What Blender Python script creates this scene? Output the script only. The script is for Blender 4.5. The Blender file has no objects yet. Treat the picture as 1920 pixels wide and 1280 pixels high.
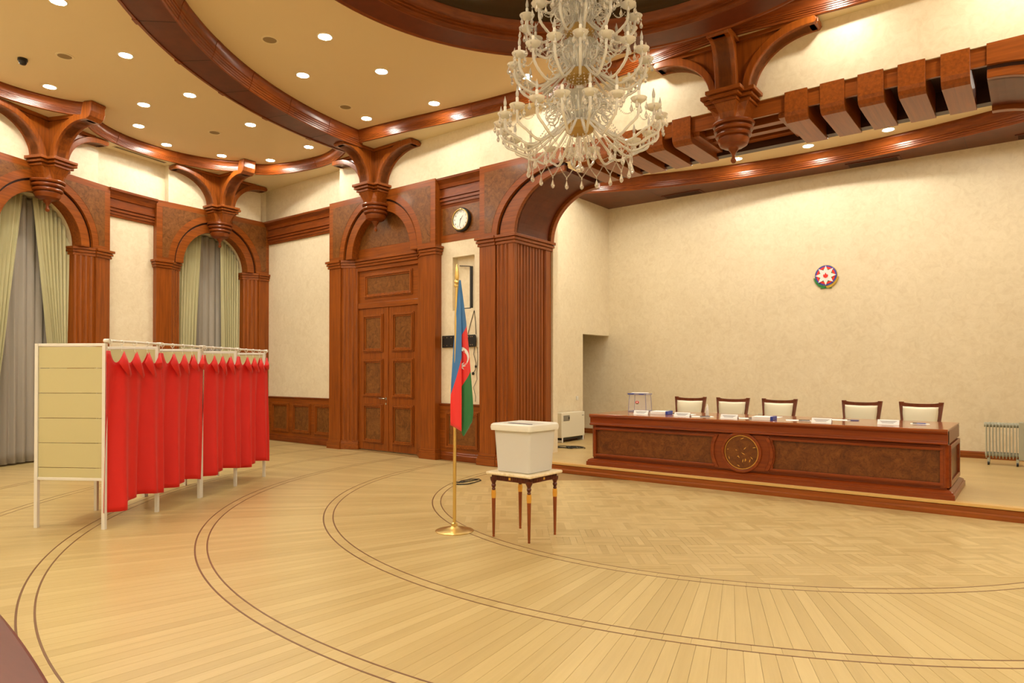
import bpy, bmesh, math, random
from math import pi, sin, cos, radians as rad, sqrt, atan2, hypot
from mathutils import Vector, Matrix
random.seed(7)
S = bpy.context.scene
COL = S.collection

# ------------------------------------------------------------------ camera, world, exposure
FPX, YAW, PIT, SHY = 1268.0, rad(37.9), rad(0.48), 46.0
cam = bpy.data.cameras.new('camera'); cam.sensor_width = 36.0; cam.sensor_fit = 'HORIZONTAL'
cam.lens = FPX / 1920 * 36; cam.shift_y = SHY / 1920; cam.clip_start = 0.05; cam.clip_end = 100
camo = bpy.data.objects.new('camera', cam); COL.objects.link(camo)
camo.location = (0, 0, 1.55); camo.rotation_euler = (pi/2 + PIT, 0, YAW)
S.camera = camo
W = bpy.data.worlds.new('world'); S.world = W; W.use_nodes = True
W.node_tree.nodes['Background'].inputs[0].default_value = (0.02, 0.022, 0.03, 1)
W.node_tree.nodes['Background'].inputs[1].default_value = 0.3
S.view_settings.view_transform = 'Standard'; S.view_settings.look = 'None'
S.view_settings.gamma = 1.0; S.view_settings.use_curve_mapping = False
S.view_settings.exposure = 0.0
LAMP = 300.0            # radiance of the ceiling downlights
LAMP_STAGE = 330.0      # radiance of the stage downlights
LAMP_COL = (1.0, 0.94, 0.79, 1)

# ------------------------------------------------------------------ materials
def lin(c):
    return tuple(((x/255/12.92) if x/255 <= 0.04045 else ((x/255+0.055)/1.055)**2.4) for x in c) + (1,)
def newmat(name):
    m = bpy.data.materials.new(name); m.use_nodes = True
    nt = m.node_tree; b = nt.nodes['Principled BSDF']
    return m, nt, b
def plain(name, col, rough=0.5, metal=0.0, **kw):
    m, nt, b = newmat(name)
    b.inputs['Base Color'].default_value = col if len(col) == 4 else lin(col)
    b.inputs['Roughness'].default_value = rough; b.inputs['Metallic'].default_value = metal
    for k, v in kw.items(): b.inputs[k].default_value = v
    return m
def ramp(nt, stops):
    r = nt.nodes.new('ShaderNodeValToRGB')
    e = r.color_ramp.elements
    e[0].position, e[0].color = stops[0][0], stops[0][1]
    e[1].position, e[1].color = stops[-1][0], stops[-1][1]
    for p, c in stops[1:-1]:
        x = e.new(p); x.color = c
    return r
def coords(nt, scale, rnd=False):
    tc = nt.nodes.new('ShaderNodeTexCoord'); mp = nt.nodes.new('ShaderNodeMapping')
    mp.inputs['Scale'].default_value = scale
    nt.links.new(tc.outputs['Object'], mp.inputs['Vector'])
    if rnd:
        oi = nt.nodes.new('ShaderNodeObjectInfo'); mul = nt.nodes.new('ShaderNodeMath'); mul.operation = 'MULTIPLY'
        mul.inputs[1].default_value = 37.0
        nt.links.new(oi.outputs['Random'], mul.inputs[0]); nt.links.new(mul.outputs[0], mp.inputs['Location'])
    return mp.outputs['Vector']
def noise(nt, vec, scale=1.0, detail=4, rough=0.6, dist=0.0):
    n = nt.nodes.new('ShaderNodeTexNoise'); n.inputs['Scale'].default_value = scale
    n.inputs['Detail'].default_value = detail; n.inputs['Roughness'].default_value = rough
    n.inputs['Distortion'].default_value = dist
    nt.links.new(vec, n.inputs['Vector']); return n
def bump(nt, b, h, strength, dist=0.002):
    bp = nt.nodes.new('ShaderNodeBump'); bp.inputs['Strength'].default_value = strength; bp.inputs['Distance'].default_value = dist
    nt.links.new(h, bp.inputs['Height']); nt.links.new(bp.outputs[0], b.inputs['Normal'])
def wood(name, c0, c1, scale, rough=0.3):
    m, nt, b = newmat(name)
    v = coords(nt, scale, True); n = noise(nt, v, 1.0, 5, 0.6, 0.4)
    r = ramp(nt, [(0.3, lin(c0)), (0.7, lin(c1))]); nt.links.new(n.outputs['Fac'], r.inputs[0])
    nt.links.new(r.outputs[0], b.inputs['Base Color'])
    b.inputs['Roughness'].default_value = rough
    b.inputs['Coat Weight'].default_value = 0.12; b.inputs['Coat Roughness'].default_value = 0.2; b.inputs['Specular IOR Level'].default_value = 0.3
    return m
W0, W1 = (116, 57, 15), (152, 80, 23)
WOOD_V = wood('wood_vertical', W0, W1, (28, 28, 1.3))
WOOD_H = wood('wood_horizontal', W0, W1, (1.3, 28, 28))
WOOD_D = wood('wood_depth', W0, W1, (28, 1.3, 28))
WOOD_C = wood('wood_cornice', (104, 47, 13), (134, 66, 20), (4, 4, 24), 0.3)
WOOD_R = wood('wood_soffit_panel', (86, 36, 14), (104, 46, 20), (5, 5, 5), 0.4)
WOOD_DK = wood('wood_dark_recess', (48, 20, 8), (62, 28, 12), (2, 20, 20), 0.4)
DESK_H = wood('desk_wood', (112, 46, 14), (138, 62, 20), (1.3, 24, 24), 0.25)
DESK_TOP = wood('desk_top_wood', (140, 74, 38), (160, 92, 50), (1.3, 24, 24), 0.12)
CHAIRW = wood('chair_wood', (98, 44, 22), (124, 60, 30), (20, 20, 2), 0.25)
TABLEW = wood('side_table_wood', (118, 56, 22), (146, 74, 32), (30, 30, 2), 0.3)
TABLED = wood('side_table_carving_wood', (74, 30, 16), (96, 42, 22), (30, 30, 10), 0.35)
FORE = wood('foreground_desk_wood', (86, 34, 20), (100, 42, 26), (2, 14, 14), 0.4)
def burl(name, a, b_, c):
    m, nt, b = newmat(name)
    v = coords(nt, (1, 1, 1), True)
    n1 = noise(nt, v, 7, 6, 0.7, 1.6); n2 = noise(nt, v, 26, 3, 0.6, 2.0)
    r = ramp(nt, [(0.32, lin(a)), (0.5, lin(b_)), (0.68, lin(c))]); nt.links.new(n1.outputs['Fac'], r.inputs[0])
    r2 = ramp(nt, [(0.36, (0.45, 0.38, 0.32, 1)), (0.5, (1, 1, 1, 1))]); nt.links.new(n2.outputs['Fac'], r2.inputs[0])
    mx = nt.nodes.new('ShaderNodeMix'); mx.data_type = 'RGBA'; mx.blend_type = 'MULTIPLY'; mx.inputs[0].default_value = 0.45
    nt.links.new(r.outputs[0], mx.inputs[6]); nt.links.new(r2.outputs[0], mx.inputs[7])
    nt.links.new(mx.outputs[2], b.inputs['Base Color']); b.inputs['Roughness'].default_value = 0.35; b.inputs['Specular IOR Level'].default_value = 0.3
    b.inputs['Coat Weight'].default_value = 0.2; b.inputs['Coat Roughness'].default_value = 0.15
    return m
BURL = burl('burl_veneer', (92, 52, 20), (118, 72, 30), (136, 88, 42))
BURL_D = burl('desk_burl_veneer', (86, 44, 14), (108, 58, 20), (126, 74, 28))
def plaster(name, c0, c1, c2, sc=9):
    m, nt, b = newmat(name)
    v = coords(nt, (1, 1, 1)); n = noise(nt, v, sc, 7, 0.68, 1.2); n2 = noise(nt, v, 1.1, 3, 0.5)
    r = ramp(nt, [(0.3, lin(c0)), (0.5, lin(c1)), (0.7, lin(c2))]); nt.links.new(n.outputs['Fac'], r.inputs[0])
    mx = nt.nodes.new('ShaderNodeMix'); mx.data_type = 'RGBA'; mx.blend_type = 'MULTIPLY'; mx.inputs[0].default_value = 0.35
    r3 = ramp(nt, [(0.35, (0.86, 0.84, 0.8, 1)), (0.65, (1, 1, 1, 1))]); nt.links.new(n2.outputs['Fac'], r3.inputs[0])
    nt.links.new(r.outputs[0], mx.inputs[6]); nt.links.new(r3.outputs[0], mx.inputs[7])
    nt.links.new(mx.outputs[2], b.inputs['Base Color'])
    r2 = ramp(nt, [(0.35, (0.34,)*3 + (1,)), (0.65, (0.56,)*3 + (1,))]); nt.links.new(n.outputs['Fac'], r2.inputs[0])
    nt.links.new(r2.outputs[0], b.inputs['Roughness']); bump(nt, b, n.outputs['Fac'], 0.12, 0.004)
    return m
PLASTER = plaster('venetian_plaster', (221, 206, 176), (229, 216, 188), (236, 224, 198))
CEIL = plain('ceiling_paint', (226, 206, 166), 0.7)
CEIL_S = plain('soffit_paint', (228, 212, 176), 0.6)
def floormat(name, c0, c1, c2, scale, rough=0.3):
    m, nt, b = newmat(name)
    oi = nt.nodes.new('ShaderNodeObjectInfo'); ge = nt.nodes.new('ShaderNodeNewGeometry')
    ad = nt.nodes.new('ShaderNodeMath'); ad.operation = 'ADD'; fr = nt.nodes.new('ShaderNodeMath'); fr.operation = 'FRACT'
    nt.links.new(oi.outputs['Random'], ad.inputs[0]); nt.links.new(ge.outputs['Random Per Island'], ad.inputs[1]); nt.links.new(ad.outputs[0], fr.inputs[0])
    r = ramp(nt, [(0.0, lin(c0)), (0.5, lin(c1)), (1.0, lin(c2))]); nt.links.new(fr.outputs[0], r.inputs[0])
    v = coords(nt, scale, True); n = noise(nt, v, 1.0, 5, 0.65, 0.5)
    r2 = ramp(nt, [(0.3, (0.88, 0.86, 0.82, 1)), (0.65, (1.0, 1.0, 1.0, 1))]); nt.links.new(n.outputs['Fac'], r2.inputs[0])
    mx = nt.nodes.new('ShaderNodeMix'); mx.data_type = 'RGBA'; mx.blend_type = 'MULTIPLY'; mx.inputs[0].default_value = 0.8
    nt.links.new(r.outputs[0], mx.inputs[6]); nt.links.new(r2.outputs[0], mx.inputs[7])
    nt.links.new(mx.outputs[2], b.inputs['Base Color'])
    n3 = noise(nt, ge.outputs['Position'], 1.7, 4, 0.6)
    r4 = ramp(nt, [(0.3, (rough-0.01,)*3 + (1,)), (0.7, (rough+0.05,)*3 + (1,))]); nt.links.new(n3.outputs['Fac'], r4.inputs[0])
    nt.links.new(r4.outputs[0], b.inputs['Roughness'])
    return m
PL0, PL1, PL2 = (185, 161, 108), (193, 169, 115), (200, 177, 124)
PLANK = floormat('oak_plank', PL0, PL1, PL2, (1.4, 26, 26))
PARQ = floormat('oak_parquet_block', (182, 157, 104), (193, 168, 115), (202, 178, 126), (9, 9, 9))
STAGEF = floormat('stage_oak', (192, 164, 110), (198, 170, 116), (203, 176, 122), (1.2, 22, 22))
INLAY = plain('dark_inlay', (112, 74, 42), 0.4)
FBASE = plain('floor_joint', (150, 118, 70), 0.6)
NOSE = plain('stage_nosing_oak', (206, 166, 100), 0.35)
WHITE_AL = plain('white_aluminium', (222, 218, 210), 0.35)
CREAM_PANEL = plain('cream_booth_panel', (194, 185, 140), 0.5)
def cloth(name, c, rough=0.75, trans=0.25, sheen=0.2):
    m, nt, b = newmat(name); b.inputs['Base Color'].default_value = lin(c); b.inputs['Roughness'].default_value = rough
    b.inputs['Sheen Weight'].default_value = sheen
    tr = nt.nodes.new('ShaderNodeBsdfTranslucent'); tr.inputs[0].default_value = lin(c)
    mx = nt.nodes.new('ShaderNodeMixShader'); mx.inputs[0].default_value = trans
    nt.links.new(b.outputs[0], mx.inputs[1]); nt.links.new(tr.outputs[0], mx.inputs[2])
    nt.links.new(mx.outputs[0], nt.nodes['Material Output'].inputs['Surface'])
    return m
RED = cloth('red_curtain_cloth', (222, 24, 14), 0.6, 0.15, 0.1)
CURT = cloth('pale_green_curtain', (206, 200, 158), 0.7, 0.15)
def sheermat():
    m, nt, b = newmat('grey_sheer'); b.inputs['Base Color'].default_value = lin((176, 168, 158)); b.inputs['Roughness'].default_value = 0.8
    tr = nt.nodes.new('ShaderNodeBsdfTransparent'); mx = nt.nodes.new('ShaderNodeMixShader'); mx.inputs[0].default_value = 0.3
    nt.links.new(b.outputs[0], mx.inputs[1]); nt.links.new(tr.outputs[0], mx.inputs[2])
    nt.links.new(mx.outputs[0], nt.nodes['Material Output'].inputs['Surface']); return m
SHEER = sheermat()
GOLD = plain('brass', (222, 194, 122), 0.3, 1.0)
GILT = plain('gilt', (236, 190, 96), 0.35, 1.0)
GOLDGLASS = plain('gold_glass_bowl', (226, 186, 104), 0.25, 0.0, **{'Transmission Weight': 0.6, 'IOR': 1.45})
BLACK = plain('black_metal', (16, 16, 18), 0.45)
BLACKP = plain('black_plastic', (20, 18, 18), 0.35)
CHROME = plain('chrome', (200, 198, 190), 0.2, 1.0)
WHITEP = plain('white_plastic', (232, 230, 224), 0.4)
PAPER = plain('white_paper', (238, 238, 236), 0.7)
BLUE = plain('blue_plastic', (40, 62, 150), 0.4)
ORANGE = plain('orange_plastic', (232, 110, 40), 0.4)
GREYTXT = plain('grey_print', (120, 120, 130), 0.7)
LEATHER = plain('cream_leather', (232, 224, 196), 0.45)
RADI = plain('grey_green_enamel', (176, 176, 158), 0.4)
MARBLE = plaster('cream_marble', (214, 190, 146), (232, 214, 178), (240, 228, 202), 16)
GREYM = plain('grey_metal', (150, 148, 140), 0.4, 0.6)
SPK = plain('speaker_grille', (150, 128, 92), 0.8)
VENTG = plain('vent_grey', (120, 104, 78), 0.7)
NIGHT = plain('night_glass', (14, 15, 20), 0.1)
MIRROR = plain('dome_dark_panel', (58, 52, 38), 0.2, 0.0)
def emit(name, col, s):
    m, nt, b = newmat(name); b.inputs['Base Color'].default_value = (0.9, 0.9, 0.9, 1)
    b.inputs['Emission Color'].default_value = col; b.inputs['Emission Strength'].default_value = s; return m
LENS = emit('downlight_lens', LAMP_COL, LAMP)
LENS_S = emit('stage_downlight_lens', LAMP_COL, LAMP_STAGE)
def glass(name, col, tr, rough, alpha_mix=0.0):
    m, nt, b = newmat(name); b.inputs['Base Color'].default_value = col; b.inputs['Transmission Weight'].default_value = tr
    b.inputs['Roughness'].default_value = rough; b.inputs['IOR'].default_value = 1.48
    if alpha_mix:
        t = nt.nodes.new('ShaderNodeBsdfTransparent'); mx = nt.nodes.new('ShaderNodeMixShader'); mx.inputs[0].default_value = alpha_mix
        nt.links.new(b.outputs[0], mx.inputs[1]); nt.links.new(t.outputs[0], mx.inputs[2])
        nt.links.new(mx.outputs[0], nt.nodes['Material Output'].inputs['Surface'])
    return m
CRYSTAL = glass('crystal', (1.0, 0.98, 0.94, 1), 0.75, 0.04)
ARMGLASS = glass('twisted_arm_glass', (1.0, 0.98, 0.92, 1), 0.55, 0.08)
CUPGLASS = glass('milky_cup_glass', (1.0, 0.97, 0.89, 1), 0.5, 0.12)
CANDLE = plain('candle_sleeve', (238, 234, 220), 0.4)
BULB = glass('flame_bulb_glass', (0.8, 0.77, 0.7, 1), 0.5, 0.1)
PLAST = glass('translucent_box_plastic', (0.84, 0.82, 0.78, 1), 0.25, 0.35, 0.12)
PLASTL = plain('box_lid_plastic', (224, 220, 208), 0.35)
CLEAR = glass('clear_box_plastic', (0.80, 0.79, 0.88, 1), 0.0, 0.1, 0.8)
TINT = glass('clear_box_edge_plastic', (0.36, 0.34, 0.46, 1), 0.0, 0.15, 0.25)

# ------------------------------------------------------------------ mesh helpers
class MB:
    def __init__(s): s.v = []; s.f = []
    def add(s, vs, fs):
        o = len(s.v); s.v += [tuple(p) for p in vs]; s.f += [tuple(i+o for i in f) for f in fs]; return s
    def box(s, x0, x1, y0, y1, z0, z1):
        v = [(x, y, z) for x in (x0, x1) for y in (y0, y1) for z in (z0, z1)]
        return s.add(v, [(0, 1, 3, 2), (4, 6, 7, 5), (0, 4, 5, 1), (2, 3, 7, 6), (0, 2, 6, 4), (1, 5, 7, 3)])
    def prism(s, poly, a0, a1, plane='xz'):
        n = len(poly)
        mk = {'xz': lambda p, a: (p[0], a, p[1]), 'xy': lambda p, a: (p[0], p[1], a), 'yz': lambda p, a: (a, p[0], p[1])}[plane]
        v = [mk(p, a0) for p in poly] + [mk(p, a1) for p in poly]
        f = [tuple(range(n)), tuple(range(2*n-1, n-1, -1))] + [(i, (i+1) % n, n+(i+1) % n, n+i) for i in range(n)]
        return s.add(v, f)
    def lathe(s, prof, n=24, c=(0, 0, 0), a0=0, a1=2*pi, sx=1, sy=1):
        full = abs(a1-a0-2*pi) < 1e-6; m = n if full else n+1; k = len(prof)
        v = [(c[0]+sx*r*cos(a0+(a1-a0)*i/n), c[1]+sy*r*sin(a0+(a1-a0)*i/n), c[2]+z) for i in range(m) for r, z in prof]
        f = []
        for i in range(n):
            j = (i+1) % m
            for q in range(k-1): f.append((i*k+q, j*k+q, j*k+q+1, i*k+q+1))
        if full:
            if prof[0][0] > 1e-4: f.append(tuple(i*k for i in range(m))[::-1])
            if prof[-1][0] > 1e-4: f.append(tuple(i*k+k-1 for i in range(m)))
        return s.add(v, f)
    def tube(s, path, r, n=6, cap=True):
        P = [Vector(p) for p in path]; m = len(P); R = r if isinstance(r, (list, tuple)) else [r]*m
        v = []; u = None
        for i in range(m):
            t = (P[min(i+1, m-1)]-P[max(i-1, 0)]).normalized()
            if u is None: u = t.orthogonal().normalized()
            else:
                u = u-t*u.dot(t); u = u.normalized() if u.length > 1e-6 else t.orthogonal().normalized()
            w = t.cross(u)
            v += [tuple(P[i]+(u*cos(2*pi*k/n)+w*sin(2*pi*k/n))*R[i]) for k in range(n)]
        f = [(i*n+k, i*n+(k+1) % n, (i+1)*n+(k+1) % n, (i+1)*n+k) for i in range(m-1) for k in range(n)]
        if cap: f += [tuple(range(n))[::-1], tuple(range((m-1)*n, m*n))]
        return s.add(v, f)
    def sweep(s, path, prof, closed=False):
        """profile points (d, z): d = offset to the left of the travel direction, in plan"""
        m = len(path); k = len(prof); v = []
        for i in range(m):
            a = path[(i-1) % m] if closed else path[max(i-1, 0)]; b = path[(i+1) % m] if closed else path[min(i+1, m-1)]
            tx, ty = b[0]-a[0], b[1]-a[1]; L = hypot(tx, ty) or 1; nx, ny = -ty/L, tx/L
            v += [(path[i][0]+nx*d, path[i][1]+ny*d, z) for d, z in prof]
        f = []
        for i in range(m if closed else m-1):
            j = (i+1) % m
            for q in range(k): f.append((i*k+q, j*k+q, j*k+(q+1) % k, i*k+(q+1) % k))
        if not closed: f += [tuple(range(k)), tuple(range((m-1)*k, m*k))[::-1]]
        return s.add(v, f)
    def grid(s, fn, nu, nv):
        v = [fn(i/nu, j/nv) for j in range(nv+1) for i in range(nu+1)]
        f = [(j*(nu+1)+i, j*(nu+1)+i+1, (j+1)*(nu+1)+i+1, (j+1)*(nu+1)+i) for j in range(nv) for i in range(nu)]
        return s.add(v, f)
    def sphere(s, c, r, n=8, m=5, sz=1):
        return s.lathe([(max(r*sin(pi*i/m), 1e-5), -r*sz*cos(pi*i/m)) for i in range(m+1)], n, c)
    def octa(s, c, r, h):
        x, y, z = c
        v = [(x+r, y, z), (x, y+r, z), (x-r, y, z), (x, y-r, z), (x, y, z+h), (x, y, z-h)]
        return s.add(v, [(0, 1, 4), (1, 2, 4), (2, 3, 4), (3, 0, 4), (1, 0, 5), (2, 1, 5), (3, 2, 5), (0, 3, 5)])
    def mesh(s, name, mat, smooth=False):
        me = bpy.data.meshes.new(name); me.from_pydata(s.v, [], s.f)
        bm = bmesh.new(); bm.from_mesh(me); bmesh.ops.recalc_face_normals(bm, faces=bm.faces); bm.to_mesh(me); bm.free()
        for mm in (mat if isinstance(mat, (list, tuple)) else [mat]): me.materials.append(mm)
        if smooth:
            for p in me.polygons: p.use_smooth = True
            me.set_sharp_from_angle(angle=rad(30))
        return me
    def build(s, name, mat, parent=None, loc=(0, 0, 0), rot=(0, 0, 0), smooth=False, bev=0):
        o = bpy.data.objects.new(name, s.mesh(name, mat, smooth)); COL.objects.link(o)
        o.parent = parent; o.location = loc; o.rotation_euler = rot
        if bev:
            b = o.modifiers.new('bevel', 'BEVEL'); b.width = bev; b.segments = 2; b.limit_method = 'ANGLE'; b.angle_limit = rad(40)
        return o
def inst(me, name, parent, loc=(0, 0, 0), rot=(0, 0, 0)):
    o = bpy.data.objects.new(name, me); COL.objects.link(o); o.parent = parent; o.location = loc; o.rotation_euler = rot; return o
def empty(name, loc=(0, 0, 0), rz=0.0):
    o = bpy.data.objects.new(name, None); COL.objects.link(o); o.location = loc; o.rotation_euler = (0, 0, rz); o.empty_display_size = 0.1; return o
def tag(o, label, cat=None, group=None, kind=None):
    o['label'] = label
    if cat: o['category'] = cat
    if group: o['group'] = group
    if kind: o['kind'] = kind
    return o
def struct(o, label): o['kind'] = 'structure'; o['label'] = label; return o
NTRIM = [0]
def trim(label, loc=(0, 0, 0), rz=0.0):
    NTRIM[0] += 1; return struct(empty('trim_%d' % NTRIM[0], loc, rz), label)
def trimmesh(mb, mat, label, smooth=False, bev=0):
    NTRIM[0] += 1; return struct(mb.build('trim_%d' % NTRIM[0], mat, smooth=smooth, bev=bev), label)
def px2(x, y):
    """ray through pixel"""
    f = Vector((-sin(YAW)*cos(PIT), cos(YAW)*cos(PIT), sin(PIT))); r = Vector((cos(YAW), sin(YAW), 0)); u = r.cross(f)
    return f+r*((x-960)/FPX)-u*((y-640-SHY)/FPX)
def project(P):
    f = Vector((-sin(YAW)*cos(PIT), cos(YAW)*cos(PIT), sin(PIT))); r = Vector((cos(YAW), sin(YAW), 0)); u = r.cross(f)
    d = Vector(P)-Vector((0, 0, 1.55)); z = d.dot(f)
    if z < 0.2: return None
    return 960+FPX*d.dot(r)/z, 640+SHY-FPX*d.dot(u)/z

# ------------------------------------------------------------------ plan constants
CX, CY = -3.05, 8.40          # centre of the half-round hall
RW = 10.88                    # face of the window surrounds
YB = 8.58                     # face of the wooden surrounds on the straight wall
ZT, ZC = 4.97, 3.78           # top of surrounds, top of capitals
ZS, ZCE = 5.72, 5.91          # perimeter soffit, main ceiling
SZ = 0.15                     # stage height
DX, DY = -3.05, 4.85          # dome centre
def pol(r, th): return (CX-r*cos(rad(th)), CY-r*sin(rad(th)))

# ------------------------------------------------------------------ floor
fl = MB()
pts = [pol(11.6, t) for t in range(-8, 189, 4)]
fl.prism(pts, -0.12, -0.004, 'xy')
floor = struct(fl.build('floor', FBASE), 'light oak floor laid in concentric half rings around the stage')
FC = (-3.03, 8.37)
RINGS = [3.72, 4.92, 6.08, 7.22, 8.43, 9.62]
ZL = 0.0
def annulus(mb, r0, r1, a0, a1, n, z0, z1):
    poly = [(r1*cos(a0+(a1-a0)*i/n), r1*sin(a0+(a1-a0)*i/n)) for i in range(n+1)] + [(r0*cos(a0+(a1-a0)*i/n), r0*sin(a0+(a1-a0)*i/n)) for i in range(n, -1, -1)]
    v = []
    for i in range(n+1):
        a = a0+(a1-a0)*i/n
        v += [(r0*cos(a), r0*sin(a), z0), (r1*cos(a), r1*sin(a), z0), (r1*cos(a), r1*sin(a), z1), (r0*cos(a), r0*sin(a), z1)]
    f = [(i*4+q, i*4+4+q, i*4+4+(q+1) % 4, i*4+(q+1) % 4) for i in range(n) for q in range(4)] + [(0, 1, 2, 3), (n*4+3, n*4+2, n*4+1, n*4)]
    mb.add(v, f)
A0, A1 = pi+rad(-2.0), 2*pi+rad(2.0)
for R in RINGS:
    for rr in (R, R-0.098):
        mb = MB(); annulus(mb, rr-0.006, rr+0.006, A0, A1, 160, -0.01, 0.0006)
        mb.build('inlay_ring', INLAY, floor, (FC[0], FC[1], 0))
planks = []   # (screen area, r0, r1, half angle, angle)
zones = [(RINGS[i]+0.006, RINGS[i+1]-0.104, 0.100) for i in range(5)] + [(RINGS[5]+0.006, 11.4, 0.11)] + [(R-0.092, R-0.006, 0.16) for R in RINGS]
for r0, r1, w in zones:
    n = int(round(pi*r1/w))
    for i in range(n):
        a = A0+(A1-A0)*(i+0.5)/n; h = (A1-A0)/n/2
        c = (FC[0]+(r0+r1)/2*cos(a), FC[1]+(r0+r1)/2*sin(a))
        q = [project((FC[0]+r*cos(a+s*h), FC[1]+r*sin(a+s*h), 0)) for r, s in ((r0, -1), (r1, -1), (r1, 1), (r0, 1))]
        area = 0
        if all(q):
            cc = [(min(max(x, 0), 1920), min(max(y, 0), 1280)) for x, y in q]
            area = abs(sum(cc[k][0]*cc[(k+1) % 4][1]-cc[(k+1) % 4][0]*cc[k][1] for k in range(4)))/2
        planks.append((area, r0, r1, h, a, n))
planks.sort(key=lambda p: -p[0])
meshes = {}
def plank_geo(mb, r0, r1, h, a):
    g = 0.0009
    v = []
    for z in (-0.012, 0.0):
        for r, s in ((r0+g, -1), (r1-g, -1), (r1-g, 1), (r0+g, 1)):
            aa = a+s*(h-g/r); v.append((r*cos(aa), r*sin(aa), z))
    mb.add(v, [(3, 2, 1, 0), (4, 5, 6, 7), (0, 1, 5, 4), (1, 2, 6, 5), (2, 3, 7, 6), (3, 0, 4, 7)])
rest = {}
for k, (area, r0, r1, h, a, n) in enumerate(planks):
    if k < 300 and area > 0:
        key = (round(r0, 3), n)
        if key not in meshes:
            mb = MB(); plank_geo(mb, r0, r1, h, 0); meshes[key] = mb.mesh('floor_plank', PLANK)
        inst(meshes[key], 'floor_plank', floor, (FC[0], FC[1], 0), (0, 0, a))
    else:
        s = int((a-A0)/rad(30)); rest.setdefault(s, MB()); plank_geo(rest[s], r0, r1, h, a-(A0+rad(30)*(s+0.5)))
for s, mb in rest.items():
    o = mb.build('floor_plank_field', PLANK, floor, (FC[0], FC[1], 0), (0, 0, A0+rad(30)*(s+0.5))); o['kind'] = 'stuff'
# parquet blocks inside the innermost ring
blocks = []
bs, nb = 0.30, 5
for i in range(-13, 14):
    for j in range(-13, 4):
        for q in range(nb):
            x0, y0 = i*bs, j*bs
            b = (x0, x0+bs, y0+q*bs/nb, y0+(q+1)*bs/nb) if (i+j) % 2 else (x0+q*bs/nb, x0+(q+1)*bs/nb, y0, y0+bs)
            ca, sa = cos(rad(38)), sin(rad(38))
            P = [(b[0], b[2]), (b[1], b[2]), (b[1], b[3]), (b[0], b[3])]
            P = [(x*ca-y*sa, x*sa+y*ca) for x, y in P]
            if any(hypot(*p) > RINGS[0]-0.104 for p in P) or min(p[1] for p in P) > 0.45: continue
            cx, cy = sum(p[0] for p in P)/4, sum(p[1] for p in P)/4
            w = project((FC[0]+cx, FC[1]+cy, 0)); dist = hypot(FC[0]+cx, FC[1]+cy)
            blocks.append((dist if w and -50 < w[0] < 1970 and w[1] < 1330 else 99, cx, cy, (i+j) % 2, P))
blocks.sort(key=lambda b: b[0])
mb = MB(); mb.box(-bs/2+0.0008, bs/2-0.0008, -bs/nb/2+0.0008, bs/nb/2-0.0008, -0.012, 0.0); bme = mb.mesh('parquet_block', PARQ)
pf = MB()
for k, (d, cx, cy, o, P) in enumerate(blocks):
    if k < 250 and d < 99: inst(bme, 'parquet_block', floor, (FC[0]+cx, FC[1]+cy, 0), (0, 0, rad(38)+(0 if o else pi/2)))
    else: pf.add([(x, y, -0.012) for x, y in P]+[(x, y, 0.0) for x, y in P], [(3, 2, 1, 0), (4, 5, 6, 7), (0, 1, 5, 4), (1, 2, 6, 5), (2, 3, 7, 6), (3, 0, 4, 7)])
o = pf.build('parquet_field', PARQ, floor, (FC[0], FC[1], 0)); o['kind'] = 'stuff'
mb = MB(); annulus(mb, RINGS[0]-0.55, RINGS[0]-0.104, A0, A1, 120, -0.012, -0.001); mb.build('parquet_border', PARQ, floor, (FC[0], FC[1], 0))

# ------------------------------------------------------------------ walls
mb = MB()
BAYS = [4.4+19.02*k for k in range(10)]
def wallarc(mb, t0, t1, z0, z1, r0=11.08, r1=11.28):
    n = max(2, int((t1-t0)/2))
    for i in range(n):
        a, b = t0+(t1-t0)*i/n, t0+(t1-t0)*(i+1)/n
        p = [pol(r0, a), pol(r1, a), pol(r1, b), pol(r0, b)]
        mb.prism(p, z0, z1, 'xy')
HO = 4.3
wallarc(mb, -2.6, BAYS[0]-HO, 0, ZCE+0.1); wallarc(mb, BAYS[0]+HO, BAYS[1]-HO, 0, ZCE+0.1); wallarc(mb, BAYS[1]+HO, 182.6, 0, ZCE+0.1)
for b in BAYS[:2]:
    wallarc(mb, b-HO, b+HO, 4.86, ZCE+0.1)
struct(mb.build('wall_left', PLASTER), 'curved cream plaster wall with the curtained windows')
mb = MB()
mb.box(-14.3, -8.42, 8.86, 9.02, 0, ZCE+0.1)              # behind door
mb.box(-8.42, -7.2, 8.86, 9.02, 0, ZCE+0.1)
mb.box(-14.3, -11.3, 8.85, 8.87, 0, ZCE+0.1)
mb.box(-11.1, 5.1, 8.60, 8.87, 4.96, ZCE+0.1)            # frieze above arch and door bay
mb.box(1.0, 8.3, 8.86, 9.02, 0, ZCE+0.1)
# clock section with niche
nx0, nx1, nz0, nz1 = -8.13, -7.62, 2.62, 3.56
mb.box(-8.45, nx0, 8.74, 8.87, 0, 3.9); mb.box(nx1, -7.3, 8.74, 8.87, 0, 3.9)
mb.box(nx0, nx1, 8.74, 8.87, 0, nz0); mb.box(nx0, nx1, 8.74, 8.87, nz1, 3.9); mb.box(nx0, nx1, 8.855, 8.87, nz0, nz1)
struct(mb.build('wall_back', PLASTER), 'cream plaster wall with the double door and the stage opening')
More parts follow.
